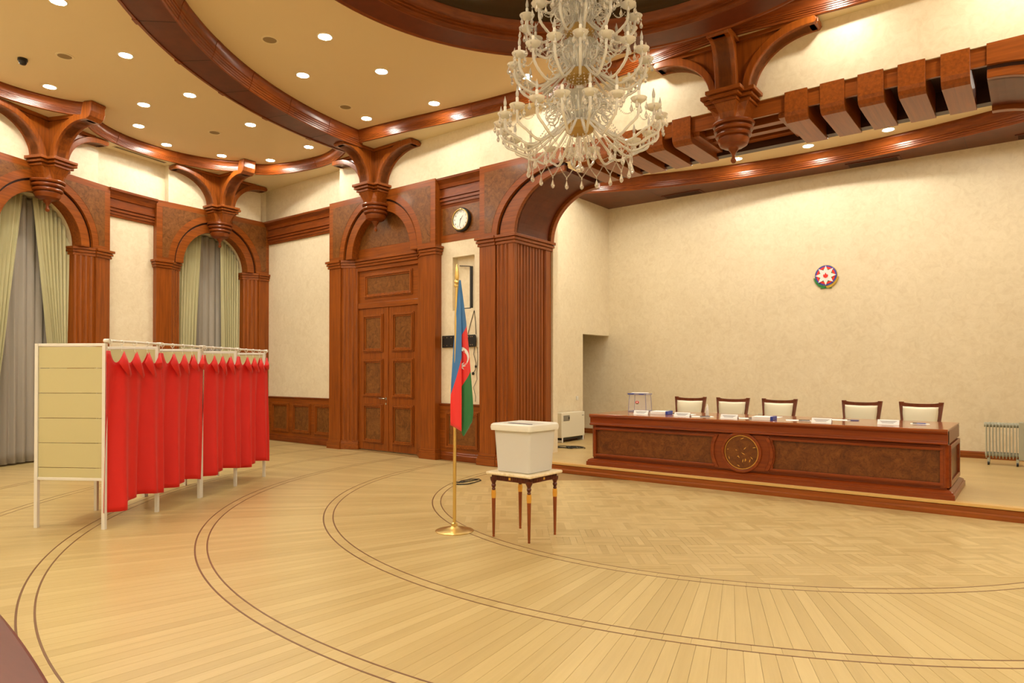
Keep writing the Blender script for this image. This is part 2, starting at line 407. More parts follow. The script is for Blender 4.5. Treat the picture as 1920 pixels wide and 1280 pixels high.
# stage shell
mb = MB(); mb.box(-8.6, 2.2, 13.3, 13.45, 0, 5.6); struct(mb.build('wall_stage_back', PLASTER), 'cream plaster wall behind the stage carrying the round emblem')
mb = MB(); mb.box(-7.75, -7.6, 9.02, 12.2, 0, 5.6); mb.box(-7.75, -7.6, 12.2, 13.3, 2.35, 5.6)
mb.box(-8.75, -8.6, 11.6, 13.45, 0, 5.6); mb.box(-8.6, -7.75, 11.6, 11.7, 0, 5.6)
mb.box(-7.6, -6.62, 9.66, 9.8, 0, 5.6)
struct(mb.build('wall_stage_left', PLASTER), 'side wall of the stage with a narrow doorway')
mb = MB(); mb.box(1.5, 1.65, 9.02, 13.3, 0, 5.6); mb.box(0.55, 1.5, 9.66, 9.8, 0, 5.6)
struct(mb.build('wall_stage_right', PLASTER), 'plaster side wall at the far end of the stage')
# baseboards on stage
def bboard(name, pth, label, z=SZ, h=0.11):
    mb = MB(); mb.sweep(pth, [(0.0, z), (0.0, z+h), (0.018, z+h), (0.028, z+h-0.02), (0.028, z+h*0.55), (0.036, z+h*0.5), (0.036, z)])
    return struct(mb.build(name, WOOD_H), label)
bboard('baseboard_stage_back', [(1.5, 13.3), (-8.6, 13.3)], 'dark red wooden baseboard along the stage back wall')
bboard('baseboard_stage_left', [(-7.6, 12.2), (-7.6, 9.8), (-6.7, 9.8)], 'wooden baseboard along the stage side wall')

# ------------------------------------------------------------------ stage platform
st = MB()
st.box(-6.72, 0.62, 8.72, 9.8, 0, SZ-0.002); st.box(-8.6, 1.6, 9.7, 13.4, 0, SZ-0.002)
stage = struct(st.build('floor_stage', STAGEF), 'raised oak stage floor behind the step')
mb = MB(); mb.box(-6.6, 0.5, 8.685, 8.80, SZ-0.035, SZ); mb.build('nosing', NOSE, stage, bev=0.004)
mb = MB(); mb.prism([(8.70, 0), (8.665, 0), (8.665, 0.045), (8.685, 0.06), (8.685, 0.105), (8.70, 0.112)], -6.6, 0.5, 'yz'); mb.build('riser', WOOD_H, stage)
n = 34
pm = None
for i in range(n):
    y0 = 8.80+(13.3-8.80)*i/n; y1 = 8.80+(13.3-8.80)*(i+1)/n
    if pm is None:
        mb = MB(); mb.box(-4.3, 4.3, 0.0008, y1-y0-0.0008, -0.01, 0); pm = mb.mesh('stage_plank', STAGEF)
    inst(pm, 'stage_plank', stage, (-3.1, y0, SZ))

# ------------------------------------------------------------------ wood surrounds
def ell(cx, cz, a, b, t0, t1, n): return [(cx+a*cos(t0+(t1-t0)*i/n), cz+b*sin(t0+(t1-t0)*i/n)) for i in range(n+1)]
def flutes(x0, y0, x1, y1, n, d=0.022):
    """rounded reeds along the plan line from (x0,y0) to (x1,y1), bulging towards the room"""
    out = []; L = hypot(x1-x0, y1-y0); tx, ty = (x1-x0)/L, (y1-y0)/L; nx, ny = (ty, -tx) if -tx < 0 else (-ty, tx)
    for i in range(n):
        for q in (0.04, 0.2, 0.5, 0.8, 0.96):
            s = (i+q)/n; h = d*sin(pi*q)
            out.append((x0+tx*L*s+nx*h, y0+ty*L*s+ny*h))
    return out
def pilaster(par, sgn, Wd, s, o, dpt, dback, z1, nfl=4):
    def m(P): return [(p[0]*sgn, p[1]) for p in P]
    body = [(-Wd, dback), (-Wd, 0), (-Wd+s, 0), (-Wd+s, 0.035)] + flutes(-Wd+s, 0.035, -o, dpt, nfl) + [(-o, dpt), (-o, dback)]
    MB().prism(m(body), 0.0, z1, 'xy').build('pilaster', WOOD_V, par)
    def lay(e): return m([(-Wd-e, dback), (-Wd-e, -e), (-Wd+s+e*0.4, -e), (-Wd+s+e*0.4, 0.02-e*0.5), (-o+e*0.6, dpt-e*0.6), (-o+e*0.6, dback)])
    b = MB(); b.prism(lay(0.035), 0.0, 0.12, 'xy'); b.prism(lay(0.025), 0.12, 0.15, 'xy'); b.prism(lay(0.012), 0.15, 0.18, 'xy'); b.build('plinth', WOOD_H, par, bev=0.004)
    c = MB()
    for z0, zz, e in ((z1, z1+0.04, 0.025), (z1+0.04, z1+0.052, 0.018), (z1+0.052, z1+0.092, 0.042), (z1+0.092, z1+0.105, 0.03), (z1+0.105, z1+0.15, 0.062)): c.prism(lay(e), z0, zz, 'xy')
    c.build('capital', WOOD_H, par, bev=0.004)
def spandrel(par, Wd, Ro, Ri, dpt, z0, zt):
    arc = ell(0, z0, Ro, Ro, pi, 0, 36)
    MB().prism([(-Wd, z0)]+arc+[(Wd, z0), (Wd, zt), (-Wd, zt)], 0.0, 0.05, 'xz').build('spandrel_board', WOOD_H, par)
    MB().prism([(-Wd, z0), (-Wd, zt), (-Wd+0.05, zt), (-Wd+0.05, z0)], 0.05, 0.27, 'xz').prism([(Wd, z0), (Wd, zt), (Wd-0.05, zt), (Wd-0.05, z0)], 0.05, 0.27, 'xz').prism([(-Wd, zt-0.05), (-Wd, zt), (Wd, zt), (Wd, zt-0.05)], 0.05, 0.27, 'xz').build('surround_side', WOOD_V, par)
    # groove ring, then inner archivolt
    g = ell(0, z0, Ro, Ro, pi, 0, 36)+ell(0, z0, Ro-0.035, Ro-0.035, 0, pi, 36)
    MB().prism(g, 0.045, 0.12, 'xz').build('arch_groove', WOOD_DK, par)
    g = ell(0, z0, Ro-0.035, Ro-0.035, pi, 0, 36)+ell(0, z0, Ri, Ri, 0, pi, 36)
    MB().prism(g, 0.03, dpt+0.04, 'xz').build('archivolt', WOOD_H, par, bev=0.008)
    Rb = Ro+0.13; xe = Wd-0.12; zb = zt-0.11
    for sg in (-1, 1):
        t_lo = math.acos(min(1, xe/Rb)) if xe < Rb else 0.06
        t_hi = min(pi/2-0.22, math.asin(min(1, (zb-z0)/Rb)-0.004))
        a = [(sg*Rb*cos(t_lo+(t_hi-t_lo)*i/18), z0+Rb*sin(t_lo+(t_hi-t_lo)*i/18)) for i in range(19)]
        a = [p for p in a if abs(p[0]) <= xe+1e-6]
        poly = a+([(a[-1][0], zb)] if a[-1][1] < zb-0.01 else [])+[(sg*xe, zb)]
        if abs(a[0][0]) < xe-0.02: poly += [(sg*xe, a[0][1])]
        MB().prism(poly, -0.003, 0.002, 'xz').build('burl_inlay', BURL, par)

# pendant bracket: origin on the wall face, local y into the wall
def wing_poly(L, h0, base):
    a, b = L-0.1-base, ZS-0.1-5.04
    arc = [(L-0.1-a*cos(t), 5.04+b*sin(t)) for t in [pi/2*i/16 for i in range(17)]]
    return arc, [(0, 5.04)]+arc+[(L-0.02, ZS-0.10), (L, ZS-0.075), (L, ZS-0.03), (L-0.03, ZS), (0, ZS)]
def pendant(loc, rz, label, Lw=1.1, Lf=0.92):
    p = tag(empty('pendant_bracket', loc, rz), label, 'bracket', 'pendant brackets under the ceiling cornice')
    y0 = -0.10
    def tri(w, t, wf):   # T-shaped plan
        return [(-w, 0.12), (-w, y0-t), (-t, y0-t), (-t, y0-wf), (t, y0-wf), (t, y0-t), (w, y0-t), (w, 0.12)]
    for ang, L, nm in ((0, Lw, 'side_wing'), (pi, Lw, 'side_wing'), (-pi/2, Lf, 'front_wing')):
        arc, poly = wing_poly(L, 0, 0.25)
        g = MB().prism(poly, -0.085, 0.085, 'xz')
        web = g.build(nm, WOOD_V, p, (0, y0, 0), (0, 0, ang), bev=0.006)
        # thick moulded edge along the curve and cap along the top
        rim = MB()
        outer = arc+[(L, ZS-0.10)]; inner = [(x-0.0, z+0.0) for x, z in arc]
        up = []
        for i, (x, z) in enumerate(arc):
            t = pi/2*i/16; up.append((x-0.10*sin(pi/2-t)*0.9, min(z+0.10*sin(t), ZS-0.012)))
        rim.prism(arc+[(L-0.03, ZS-0.10), (L, ZS-0.06), (L-0.03, ZS-0.012)]+up[::-1], -0.135, 0.135, 'xz')
        rim.build('wing_rim', WOOD_V, web, bev=0.01)
        if nm == 'front_wing' and Lf > 0.88:
            sc_ = [(L-0.16, ZS-0.09), (L-0.02, ZS-0.10), (L+0.05, ZS-0.05), (L+0.075, ZS+0.03), (L+0.075, ZCE-0.06), (L+0.10, ZCE-0.03), (L+0.09, ZCE-0.002), (L-0.08, ZCE-0.002), (L-0.11, ZCE-0.08), (L-0.13, ZS)]
            MB().prism(sc_, -0.14, 0.14, 'xz').build('wing_scroll', WOOD_V, web, bev=0.02)
        MB().prism([(0.05, ZS-0.055), (L*0.72, ZS-0.055), (L*0.74, ZS-0.03), (L*0.74, ZS), (0.05, ZS)], -0.125, 0.125, 'xz').build('top_fillet', WOOD_H, web, bev=0.005)
    c = MB()
    for z0, z1, e in ((4.90, 4.935, 0.0), (4.935, 4.95, -0.02), (4.95, 4.985, 0.035), (4.985, 5.0, 0.015), (5.0, 5.045, 0.07)):
        c.prism(tri(0.27+e, 0.15+e, 0.29+e), z0, z1, 'xy')
    c.build('bracket_capital', WOOD_H, p, bev=0.005)
    nk = MB(); n = 8; T = tri(0.25, 0.14, 0.27); B = [(-0.15, 0.1), (-0.17, y0-0.1), (-0.1, y0-0.16), (-0.08, y0-0.18), (0.08, y0-0.18), (0.1, y0-0.16), (0.17, y0-0.1), (0.15, 0.1)]
    M = [((a[0]*0.35+b[0]*0.65), (a[1]*0.35+b[1]*0.65)) for a, b in zip(T, B)]
    nk.add([(x, y, 4.90) for x, y in T]+[(x, y, 4.79) for x, y in M]+[(x, y, 4.69) for x, y in B], [tuple(range(8)), tuple(range(23, 15, -1))]+[(k*8+i, k*8+(i+1) % 8, k*8+8+(i+1) % 8, k*8+8+i) for k in (0, 1) for i in range(8)])
    nk.build('bracket_neck', WOOD_V, p, bev=0.006)
    pr = [(0.03, 4.39), (0.12, 4.40), (0.17, 4.43), (0.19, 4.475), (0.195, 4.50), (0.175, 4.505), (0.175, 4.52), (0.215, 4.53), (0.225, 4.55), (0.215, 4.57), (0.19, 4.575), (0.19, 4.59), (0.235, 4.60), (0.245, 4.62), (0.235, 4.64), (0.205, 4.645), (0.205, 4.66), (0.25, 4.668), (0.26, 4.69), (0.25, 4.71), (0.2, 4.72), (0.1, 4.725)]
    MB().lathe(pr, 32, (0, y0+0.03, 0)).build('bracket_bowl', WOOD_C, p, smooth=True)
    pr = [(0.002, 4.20), (0.02, 4.205), (0.033, 4.225), (0.035, 4.245), (0.022, 4.27), (0.02, 4.30), (0.03, 4.33), (0.06, 4.37), (0.075, 4.40), (0.075, 4.415)]
    MB().lathe(pr, 20, (0, y0+0.03, 0)).build('bracket_finial', WOOD_C, p, smooth=True)
    return p

def tympanum(par, R, y, z0):
    MB().prism(ell(0, z0, R, R, pi, 0, 32), y, y+0.03, 'xz').build('tympanum', WOOD_H, par)
    r = R-0.07
    MB().prism(ell(0, z0+0.16, r, r*0.86, pi-0.06, 0.06, 32), y-0.004, y+0.002, 'xz').build('burl_inlay', BURL, par)

# --- door surround and door
db = trim('arched wooden surround of the double door', (-9.9, YB, 0))
for sg in (1, -1): pilaster(db, sg, 1.5, 0.36, 0.86, 0.22, 0.27, ZC-0.15)
spandrel(db, 1.5, 1.05, 0.83, 0.2, ZC, ZT)
tympanum(db, 0.86, 0.2, ZC)
lt = MB()
for z0, z1, e in ((3.63, 3.67, 0.03), (3.67, 3.682, 0.02), (3.682, 3.722, 0.045), (3.722, 3.735, 0.035), (3.735, 3.78, 0.065)): lt.box(-0.88, 0.88, 0.2-e, 0.27, z0, z1)
lt.box(-0.88, 0.88, 0.2, 0.27, 3.55, 3.63)
lt.build('lintel', WOOD_H, db, bev=0.004)
door = struct(empty('door_1', (-9.9, YB, 0)), 'tall double door of burl and cherry wood with a transom panel')
def framed(par, x0, x1, z0, z1, y, fr=0.075, name='panel', bm=BURL):
    a = MB().prism([(x0+fr, z0+fr), (x1-fr, z0+fr), (x1-fr, z1-fr), (x0+fr, z1-fr)], y-0.002, y+0.006, 'xz').build(name, bm, par)
    fm = MB()
    for e0, e1, d in ((0.0, 0.022, 0.02), (0.022, 0.05, 0.036), (0.05, fr+0.004, 0.018)):
        fm.box(x0+e0, x1-e0, y-d, y, z0+e0, z0+e1); fm.box(x0+e0, x1-e0, y-d, y, z1-e1, z1-e0)
        fm.box(x0+e0, x0+e1, y-d, y, z0+e1, z1-e1); fm.box(x1-e1, x1-e0, y-d, y, z0+e1, z1-e1)
    fm.build('panel_frame', WOOD_V, a, bev=0.003)
    return a
YL = 0.245
for sg in (-1, 1):
    lf = MB().box(min(sg*0.006, sg*0.86), max(sg*0.006, sg*0.86), YL, YL+0.034, 0.015, 2.80).build('door_leaf', WOOD_V, door, bev=0.004)
    for z0, z1 in ((0.15, 0.92), (1.05, 1.80), (1.93, 2.68)):
        framed(lf, (0.13 if sg > 0 else -0.72), (0.72 if sg > 0 else -0.13), z0, z1, YL)
MB().box(-0.86, 0.86, YL-0.03, YL+0.03, 2.80, 2.91).build('transom_bar', WOOD_H, door, bev=0.008)
tp = MB().box(-0.86, 0.86, YL, YL+0.034, 2.91, 3.56).build('transom', WOOD_H, door)
framed(tp, -0.68, 0.68, 3.0, 3.48, YL)
MB().prism([(-0.02, 0.02), (0.02, 0.02), (0.02, 2.8), (-0.02, 2.8)], YL-0.012, YL, 'xz').build('astragal', WOOD_V, door)
h = MB(); h.tube([(-0.05, YL, 1.03), (-0.05, YL-0.055, 1.03), (-0.065, YL-0.06, 1.03), (-0.19, YL-0.06, 1.035)], 0.01, 8); h.lathe([(0.026, 0), (0.026, 0.01)], 16, (-0.05, 0, 0)); 
h2 = MB(); h2.tube([(-0.05, YL, 1.03), (-0.05, YL-0.055, 1.03), (-0.07, YL-0.06, 1.03), (-0.19, YL-0.06, 1.035)], 0.011, 8)
h2.prism([(-0.05+0.026*cos(i*pi/8), 1.03+0.026*sin(i*pi/8)) for i in range(16)], YL-0.012, YL, 'xz')
h2.prism([(-0.05+0.02*cos(i*pi/8), 0.93+0.02*sin(i*pi/8)) for i in range(16)], YL-0.012, YL, 'xz')
h2.build('door_handle', CHROME, door, smooth=True)
pendant((-9.9, YB, 0), 0, 'carved wooden pendant bracket hanging over the double door arch', 1.13, 0.85)

# --- window bays
def win_bay(k, wn, lb):
    th = BAYS[k]; c = pol(RW, th); rz = pi/2+rad(th)
    b = trim('arched wooden surround of the %s' % lb, (c[0], c[1], 0), rz)
    for sg in (1, -1): pilaster(b, sg, 1.33, 0.30, 0.74, 0.2, 0.34, ZC-0.15)
    spandrel(b, 1.33, 0.96, 0.75, 0.2, ZC, ZT)
    f = MB().box(-1.08, 1.08, 0.02, 0.3, ZT, ZS+0.02).build('frieze_block', PLASTER, b)
    w = struct(empty('window_%d' % wn, (c[0], c[1], 0), rz), 'dark %s behind curtains' % lb)
    rv = MB()
    for sg in (-1, 1): rv.box(min(sg*0.74, sg*0.80), max(sg*0.74, sg*0.80), 0.34, 0.95, 0, 3.78)
    rv.prism(ell(0, ZC, 0.81, 0.81, pi, 0, 24)+ell(0, ZC, 0.75, 0.75, 0, pi, 24), 0.24, 0.95, 'xz')
    rv.box(-0.8, 0.8, 0.75, 0.95, 0, 0.95)
    rv.build('reveal', PLASTER, w)
    MB().box(-0.74, 0.74, 0.6, 0.8, 0.95, 1.0).build('window_sill', WHITEP, w, bev=0.008)
    fr = MB()
    for x in (-0.72, -0.03, 0.66): fr.box(x, x+0.06, 0.82, 0.88, 1.0, 4.4)
    for z in (1.0, 2.4, 3.7): fr.box(-0.72, 0.72, 0.825, 0.875, z, z+0.06)
    fr.build('window_frame', WHITEP, w, bev=0.005)
    for x0, x1 in ((-0.66, -0.03), (0.03, 0.66)):
        for z0, z1 in ((1.06, 2.4), (2.46, 3.7), (3.76, 4.5)): MB().box(x0, x1, 0.845, 0.855, z0, z1).build('pane', NIGHT, w)
    MB().box(-0.9, 0.9, 0.93, 0.97, 0.9, 4.6).build('night_backing', NIGHT, w)  # added dark sheet standing in for the night outside
    return c, rz
def drape(parent_loc, rz, name, mat, edge_in, edge_out, ztop, y, npl, amp, label, cat, group=None, zb=0.03, thick=0.004, hem=None):
    def fn(u, v):
        x0, x1 = edge_in(v), edge_out(v)
        ph = u*npl*2*pi
        x = x0+(x1-x0)*u; z = zb+(ztop(x)-zb)*v
        yy = y+amp*(0.75+0.25*sin(v*5+u*3))*(sin(ph)+0.25*sin(2.1*ph+1))
        return (x, yy, z)
    mb = MB().grid(fn, npl*10, 24)
    o = mb.build(name, mat, None, (parent_loc[0], parent_loc[1], 0), (0, 0, rz), smooth=True)
    s = o.modifiers.new('solid', 'SOLIDIFY'); s.thickness = thick
    return tag(o, label, cat, group)
def arch_top(x): return ZC+sqrt(max(0.0, 0.74**2-min(abs(x), 0.739)**2))-0.02
SPECS = []
for k, wn, lb in ((1, 1, 'arched window at the left edge'), (0, 2, 'arched window nearest the corner')):
    c, rz = win_bay(k, wn, lb)
    s = 'left-edge window' if k == 1 else 'window nearest the corner'
    g = 'pale green window curtains'
    if k == 1:
        # v = 0 bottom .. 1 top
        inl = lambda v: -0.70+0.60*max(0, (v-0.12)/0.88)**0.75
        inr = lambda v: 0.56-0.48*max(0, (v-0.15)/0.85)**1.0
    else:
        inl = lambda v: -0.36+0.19*v**1.3
        inr = lambda v: 0.36-0.08*v
    drape(c, rz, 'window_curtain', CURT, inl, lambda v: -0.76, arch_top, 0.33, 8, 0.052, 'pale green pleated curtain on the left of the %s' % s, 'curtain', g)
    drape(c, rz, 'window_curtain', CURT, inr, lambda v: 0.76, arch_top, 0.33, 8, 0.052, 'pale green pleated curtain on the right of the %s' % s, 'curtain', g)
    drape(c, rz, 'sheer_curtain', SHEER, lambda v: -0.7, lambda v: 0.7, arch_top, 0.47, 9, 0.035, 'grey sheer curtain in the middle of the %s' % s, 'curtain', 'grey sheer curtains', thick=0.001)
    pendant((c[0], c[1], 0), rz, 'carved wooden pendant bracket over the %s' % lb, 1.08, 0.92)

# --- cornice runs between the surrounds
def cornice(path, label, zt=ZT, zb=4.46, par=None):
    pr = [(0, zb), (0.03, zb), (0.035, zb+0.04), (0.05, zb+0.05), (0.05, zb+0.08), (0.04, zb+0.085), (0.04, zb+0.10), (0.065, zb+0.105), (0.065, zb+0.14), (0.05, zb+0.145), (0.05, zb+0.16), (0.08, zb+0.165), (0.08, zb+0.2),
          (0.05, zb+0.21), (0.05, zb+0.33), (0.075, zb+0.335), (0.08, zb+0.36), (0.09, zb+0.40), (0.12, zb+0.44), (0.14, zb+0.46), (0.15, zb+0.47), (0.15, zt), (0, zt)]
    return trimmesh(MB().sweep(path, pr), WOOD_C, label)
mid = [pol(11.08, t) for t in (BAYS[1]-6.9, (BAYS[0]+BAYS[1])/2, BAYS[0]+6.9)]
cornice(mid[::-1][::-1][::-1], 'dark cornice between the two arched windows')
cornice([(-11.38, 8.85), (-13.96, 8.85)], 'dark cornice above the plaster beside the double door')
cornice([(-7.35, 8.76), (-8.42, 8.76)], 'dark cornice above the wall clock')
# clock panel
cp = trim('wooden panel behind the wall clock', (0, 0, 0))
MB().box(-8.42, -7.35, 8.735, 8.80, 3.84, 4.48).build('panel_board', WOOD_H, cp)
MB().box(-8.36, -7.37, 8.728, 8.74, 3.97, 4.44).build('burl_inlay', BURL, cp)
# wainscots
def wainscot(x0, x1, y, panels, label):
    w = trim(label)
    MB().box(x0, x1, y-0.03, y+0.02, 0.1, 0.95).build('wainscot_board', WOOD_H, w)
    MB().prism([(y+0.01, 0.95), (y-0.035, 0.95), (y-0.05, 0.965), (y-0.055, 0.99), (y+0.01, 0.995)], x0, x1, 'yz').build('cap_rail', WOOD_C, w)
    MB().prism([(y+0.01, 0), (y-0.06, 0), (y-0.06, 0.09), (y-0.045, 0.105), (y-0.045, 0.12), (y-0.03, 0.14), (y+0.01, 0.14)], x0, x1, 'yz').build('skirting', WOOD_C, w)
    for a, b in panels: framed(w, a, b, 0.2, 0.86, y-0.03)
wainscot(-13.95, -11.38, 8.85, [(-13.80, -13.14), (-13.0, -12.34), (-12.2, -11.54)], 'low panelled wainscot between the corner and the double door')
wainscot(-8.44, -7.33, 8.74, [(-8.26, -7.48)], 'single-panel wainscot below the wall bracket')

# --- stage opening: jambs, arch, beams
sa = trim('wooden arch of the stage opening with a beamed soffit')
AXL, AXI, AXO = 1.31, 0.99, 0
for sg in (-1, 1):
    X = lambda x: CX+sg*(abs(x-CX)) if sg > 0 else x
    def m(P): return [(2*CX-p[0], p[1]) if sg > 0 else p for p in P]
    # plan of jamb (left): front strip, reeds, post, accordion side
    fr = [(-7.37, 9.0), (-7.37, YB), (-7.03, YB), (-7.03, YB+0.035)]
    for i in range(3): 
        x0 = -7.03+i*0.085
        fr += [(x0+0.008, YB+0.03-0.0*i), (x0+0.03, YB+0.008), (x0+0.055, YB+0.008), (x0+0.078, YB+0.03)]
    fr += [(-6.765, YB+0.01), (-6.66, YB+0.01), (-6.65, YB+0.02), (-6.65, YB+0.1)]
    for i in range(9):
        y0 = YB+0.12+i*0.083
        fr += [(-6.70, y0), (-6.665, y0+0.02), (-6.665, y0+0.055), (-6.70, y0+0.075)]
    fr += [(-6.70, YB+0.89), (-6.65, YB+0.91), (-6.65, 9.64), (-6.72, 9.68), (-7.2, 9.68), (-7.2, 9.0)]
    MB().prism(m(fr), 0, ZC-0.15, 'xy').build('jamb', WOOD_V, sa)
    def lay(e): return m([(-7.37-e, 8.9), (-7.37-e, YB-e), (-7.03+e*0.3, YB-e), (-7.03+e*0.3, YB+0.02-e), (-6.65+e, YB+0.02-e), (-6.65+e, 9.66+e*0.6), (-7.2, 9.66+e*0.6), (-7.2, 8.9)])
    c = MB()
    for z0, z1, e in ((3.63, 3.67, 0.025), (3.67, 3.682, 0.018), (3.682, 3.722, 0.045), (3.722, 3.735, 0.03), (3.735, 3.78, 0.065)): c.prism(lay(e), z0, z1, 'xy')
    c.build('jamb_capital', WOOD_H, sa, bev=0.004)
    b = MB(); b.prism(lay(0.04), 0, 0.11, 'xy'); b.prism(lay(0.028), 0.11, 0.15, 'xy'); b.prism(lay(0.015), 0.15, 0.19, 'xy'); b.build('jamb_plinth', WOOD_H, sa, bev=0.004)
    out = ell(-5.69, ZC, 1.31, 0.97, pi, pi/2, 20); inn = ell(-5.69, ZC, 0.97, 0.84, pi, pi/2, 20); inn2 = ell(-5.69, ZC, 0.92, 0.79, pi, pi/2, 20)
    out2 = ell(-5.69, ZC, 1.27, 0.93, pi, pi/2, 20)
    MB().prism(m([(-7.37, ZC)]+out+[(-5.69, ZT), (-7.37, ZT)]), YB, YB+0.06, 'xz').build('arch_spandrel', WOOD_H, sa)
    MB().prism(m([(-7.37, ZC), (-7.37, ZT), (-7.32, ZT), (-7.32, ZC)]), YB+0.05, 8.86, 'xz').build('surround_side', WOOD_V, sa)
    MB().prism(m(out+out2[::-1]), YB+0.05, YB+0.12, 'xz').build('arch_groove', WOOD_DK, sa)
    MB().prism(m(out2+inn[::-1]), YB+0.035, YB+0.14, 'xz').build('archivolt', WOOD_H, sa, bev=0.008)
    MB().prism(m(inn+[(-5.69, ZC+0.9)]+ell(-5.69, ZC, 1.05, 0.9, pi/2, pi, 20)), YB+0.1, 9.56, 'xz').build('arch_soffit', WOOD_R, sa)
    MB().prism(m(inn2+[(-5.69, ZC+1.1), (-6.9, ZC+1.1), (-6.9, ZC)]), 9.58, 9.68, 'xz').build('rear_archivolt', WOOD_H, sa, bev=0.006)
    # burl spandrel inlay
    a = ell(-5.69, ZC, 1.42, 1.08, pi-0.06, 1.95, 16)
    a = [p for p in a if p[0] > -7.26 and p[1] < 4.84]
    MB().prism(m([(-7.26, a[0][1])]+a+[(a[-1][0], 4.86), (-7.26, 4.86)]), YB-0.003, YB+0.002, 'xz').build('burl_inlay', BURL, sa)
prof = [(YB, 4.975), (YB, 4.72), (YB+0.012, 4.675), (YB+0.045, 4.638), (YB+0.10, 4.62), (9.6, 4.62), (9.6, 4.975)]
for i in range(5):
    for sg in (-1, 1):
        x0 = CX+sg*(0.605+0.4065*i); x1 = x0+sg*0.266
        MB().prism(prof, min(x0, x1), max(x0, x1), 'yz').build('beam', WOOD_D, sa, bev=0.004)
MB().box(-5.69, -0.41, YB+0.045, YB+0.085, 4.76, 4.97).build('fascia_board', WOOD_H, sa)
MB().box(-5.72, -0.38, YB+0.06, 9.62, 4.90, 4.955).build('recess_board', WOOD_DK, sa)  # dark wood colour puts shade into the gaps between the beams
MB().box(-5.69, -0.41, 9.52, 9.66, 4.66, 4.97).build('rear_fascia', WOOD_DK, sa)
for y in (8.86, 9.12, 9.36): MB().box(-3.655, -2.445, y, y+0.12, 4.74, 4.90).build('coffer_batten', WOOD_H, sa, bev=0.005)
MB().box(-3.655, -3.56, 8.66, 9.5, 4.70, 4.9).box(-2.54, -2.445, 8.66, 9.5, 4.70, 4.9).build('coffer_side', WOOD_D, sa, bev=0.005)
pendant((CX, YB, 0), 0, 'carved wooden pendant bracket over the middle of the stage opening', 1.04, 0.55)
# curtain track at the stage edge of the jamb
tr = trim('metal partition track on the stage side of the jamb')
MB().box(-6.70, -6.665, 9.69, 9.715, SZ, 3.63).build('track_strip', CHROME, tr); MB().box(-6.70, -6.66, 9.718, 9.735, SZ, 3.63).build('track_gap', BLACK, tr)
MB().box(-6.70, -6.655, 9.738, 9.76, SZ, 3.63).build('track_strip', CHROME, tr); MB().box(-6.70, -6.65, 9.763, 9.78, SZ, 3.63).build('track_gap', BLACK, tr)

# ------------------------------------------------------------------ ceilings and mouldings
def smooth_path(P, n=8):
    out = []
    for i in range(len(P)-1):
        p0, p1, p2, p3 = P[max(i-1, 0)], P[i], P[i+1], P[min(i+2, len(P)-1)]
        for q in range(n):
            t = q/n
            out.append(tuple(0.5*((2*p1[k])+(-p0[k]+p2[k])*t+(2*p0[k]-5*p1[k]+4*p2[k]-p3[k])*t*t+(-p0[k]+3*p1[k]-3*p2[k]+p3[k])*t**3) for k in (0, 1)))
    return out+[P[-1]]
def mould_prof(d0=0.0):
    z = ZS-0.012; e = d0
    return [(-0.03, z), (0.0+e, z), (0.006+e, z+0.010), (0.006+e, z+0.026), (0.016+e, z+0.029), (0.016+e, z+0.046), (0.026+e, z+0.049), (0.026+e, z+0.066), (0.036+e, z+0.069), (0.036+e, z+0.086),
            (0.044+e, z+0.09), (0.048+e, z+0.12), (0.056+e, z+0.145), (0.070+e, z+0.165), (0.074+e, z+0.17), (0.074+e, z+0.188), (0.08+e, z+0.19), (0.08+e, ZCE+0.002), (-0.03, ZCE+0.002)]
def moulding(path, label, joints=2):
    t = trim(label)
    MB().sweep(path, mould_prof()).build('cornice_moulding', WOOD_C, t, smooth=True)
    m = len(path)
    for j in range(joints):
        i = int((j+1)*m/(joints+1)); seg = path[max(i-1, 0):i+1] if m > 60 else path[max(i-1, 0):i+1]
        a, b = path[i-1], path[min(i, m-1)]; L = hypot(b[0]-a[0], b[1]-a[1]) or 1; q = 0.05/L
        MB().sweep([a, (a[0]+(b[0]-a[0])*q, a[1]+(b[1]-a[1])*q)], mould_prof(0.006)).build('joint_collar', WOOD_C, t)
    return path
ceil_in = []        # inner lip of the soffit, and matching wall points
curves = []
def scallop(k0, k1):
    a, b = BAYS[k0], BAYS[k1]; n = 40; P = []
    for i in range(n+1):
        u = -1+2*i/n; th = (a+b)/2+u*(b-a)/2; P.append((th, 9.97+0.76*(1-abs(u)**2.2)**0.75))
    return P
for k in range(9):
    pc = [pol(r, th) for th, r in scallop(k, k+1)]
    curves.append(pc)
# corner and straight runs (left side), mirrored to the right
cornerL = smooth_path([(-13.02, 7.90), (-12.75, 8.13), (-12.1, 8.35), (-11.3, 8.42), (-10.6, 8.24), (-10.08, 7.98)])
straightL = smooth_path([(-9.86, 7.94), (-8.7, 8.08), (-7.6, 8.25), (-6.69, 8.35), (-5.4, 8.42), (-4.4, 8.40), (-3.40, 8.28), (-3.05, 8.25)])
mir = lambda P: [(2*CX-x, y) for x, y in P]
names = {0: 'cornice moulding between the two arched windows', 1: 'cornice moulding left of the left-edge window'}
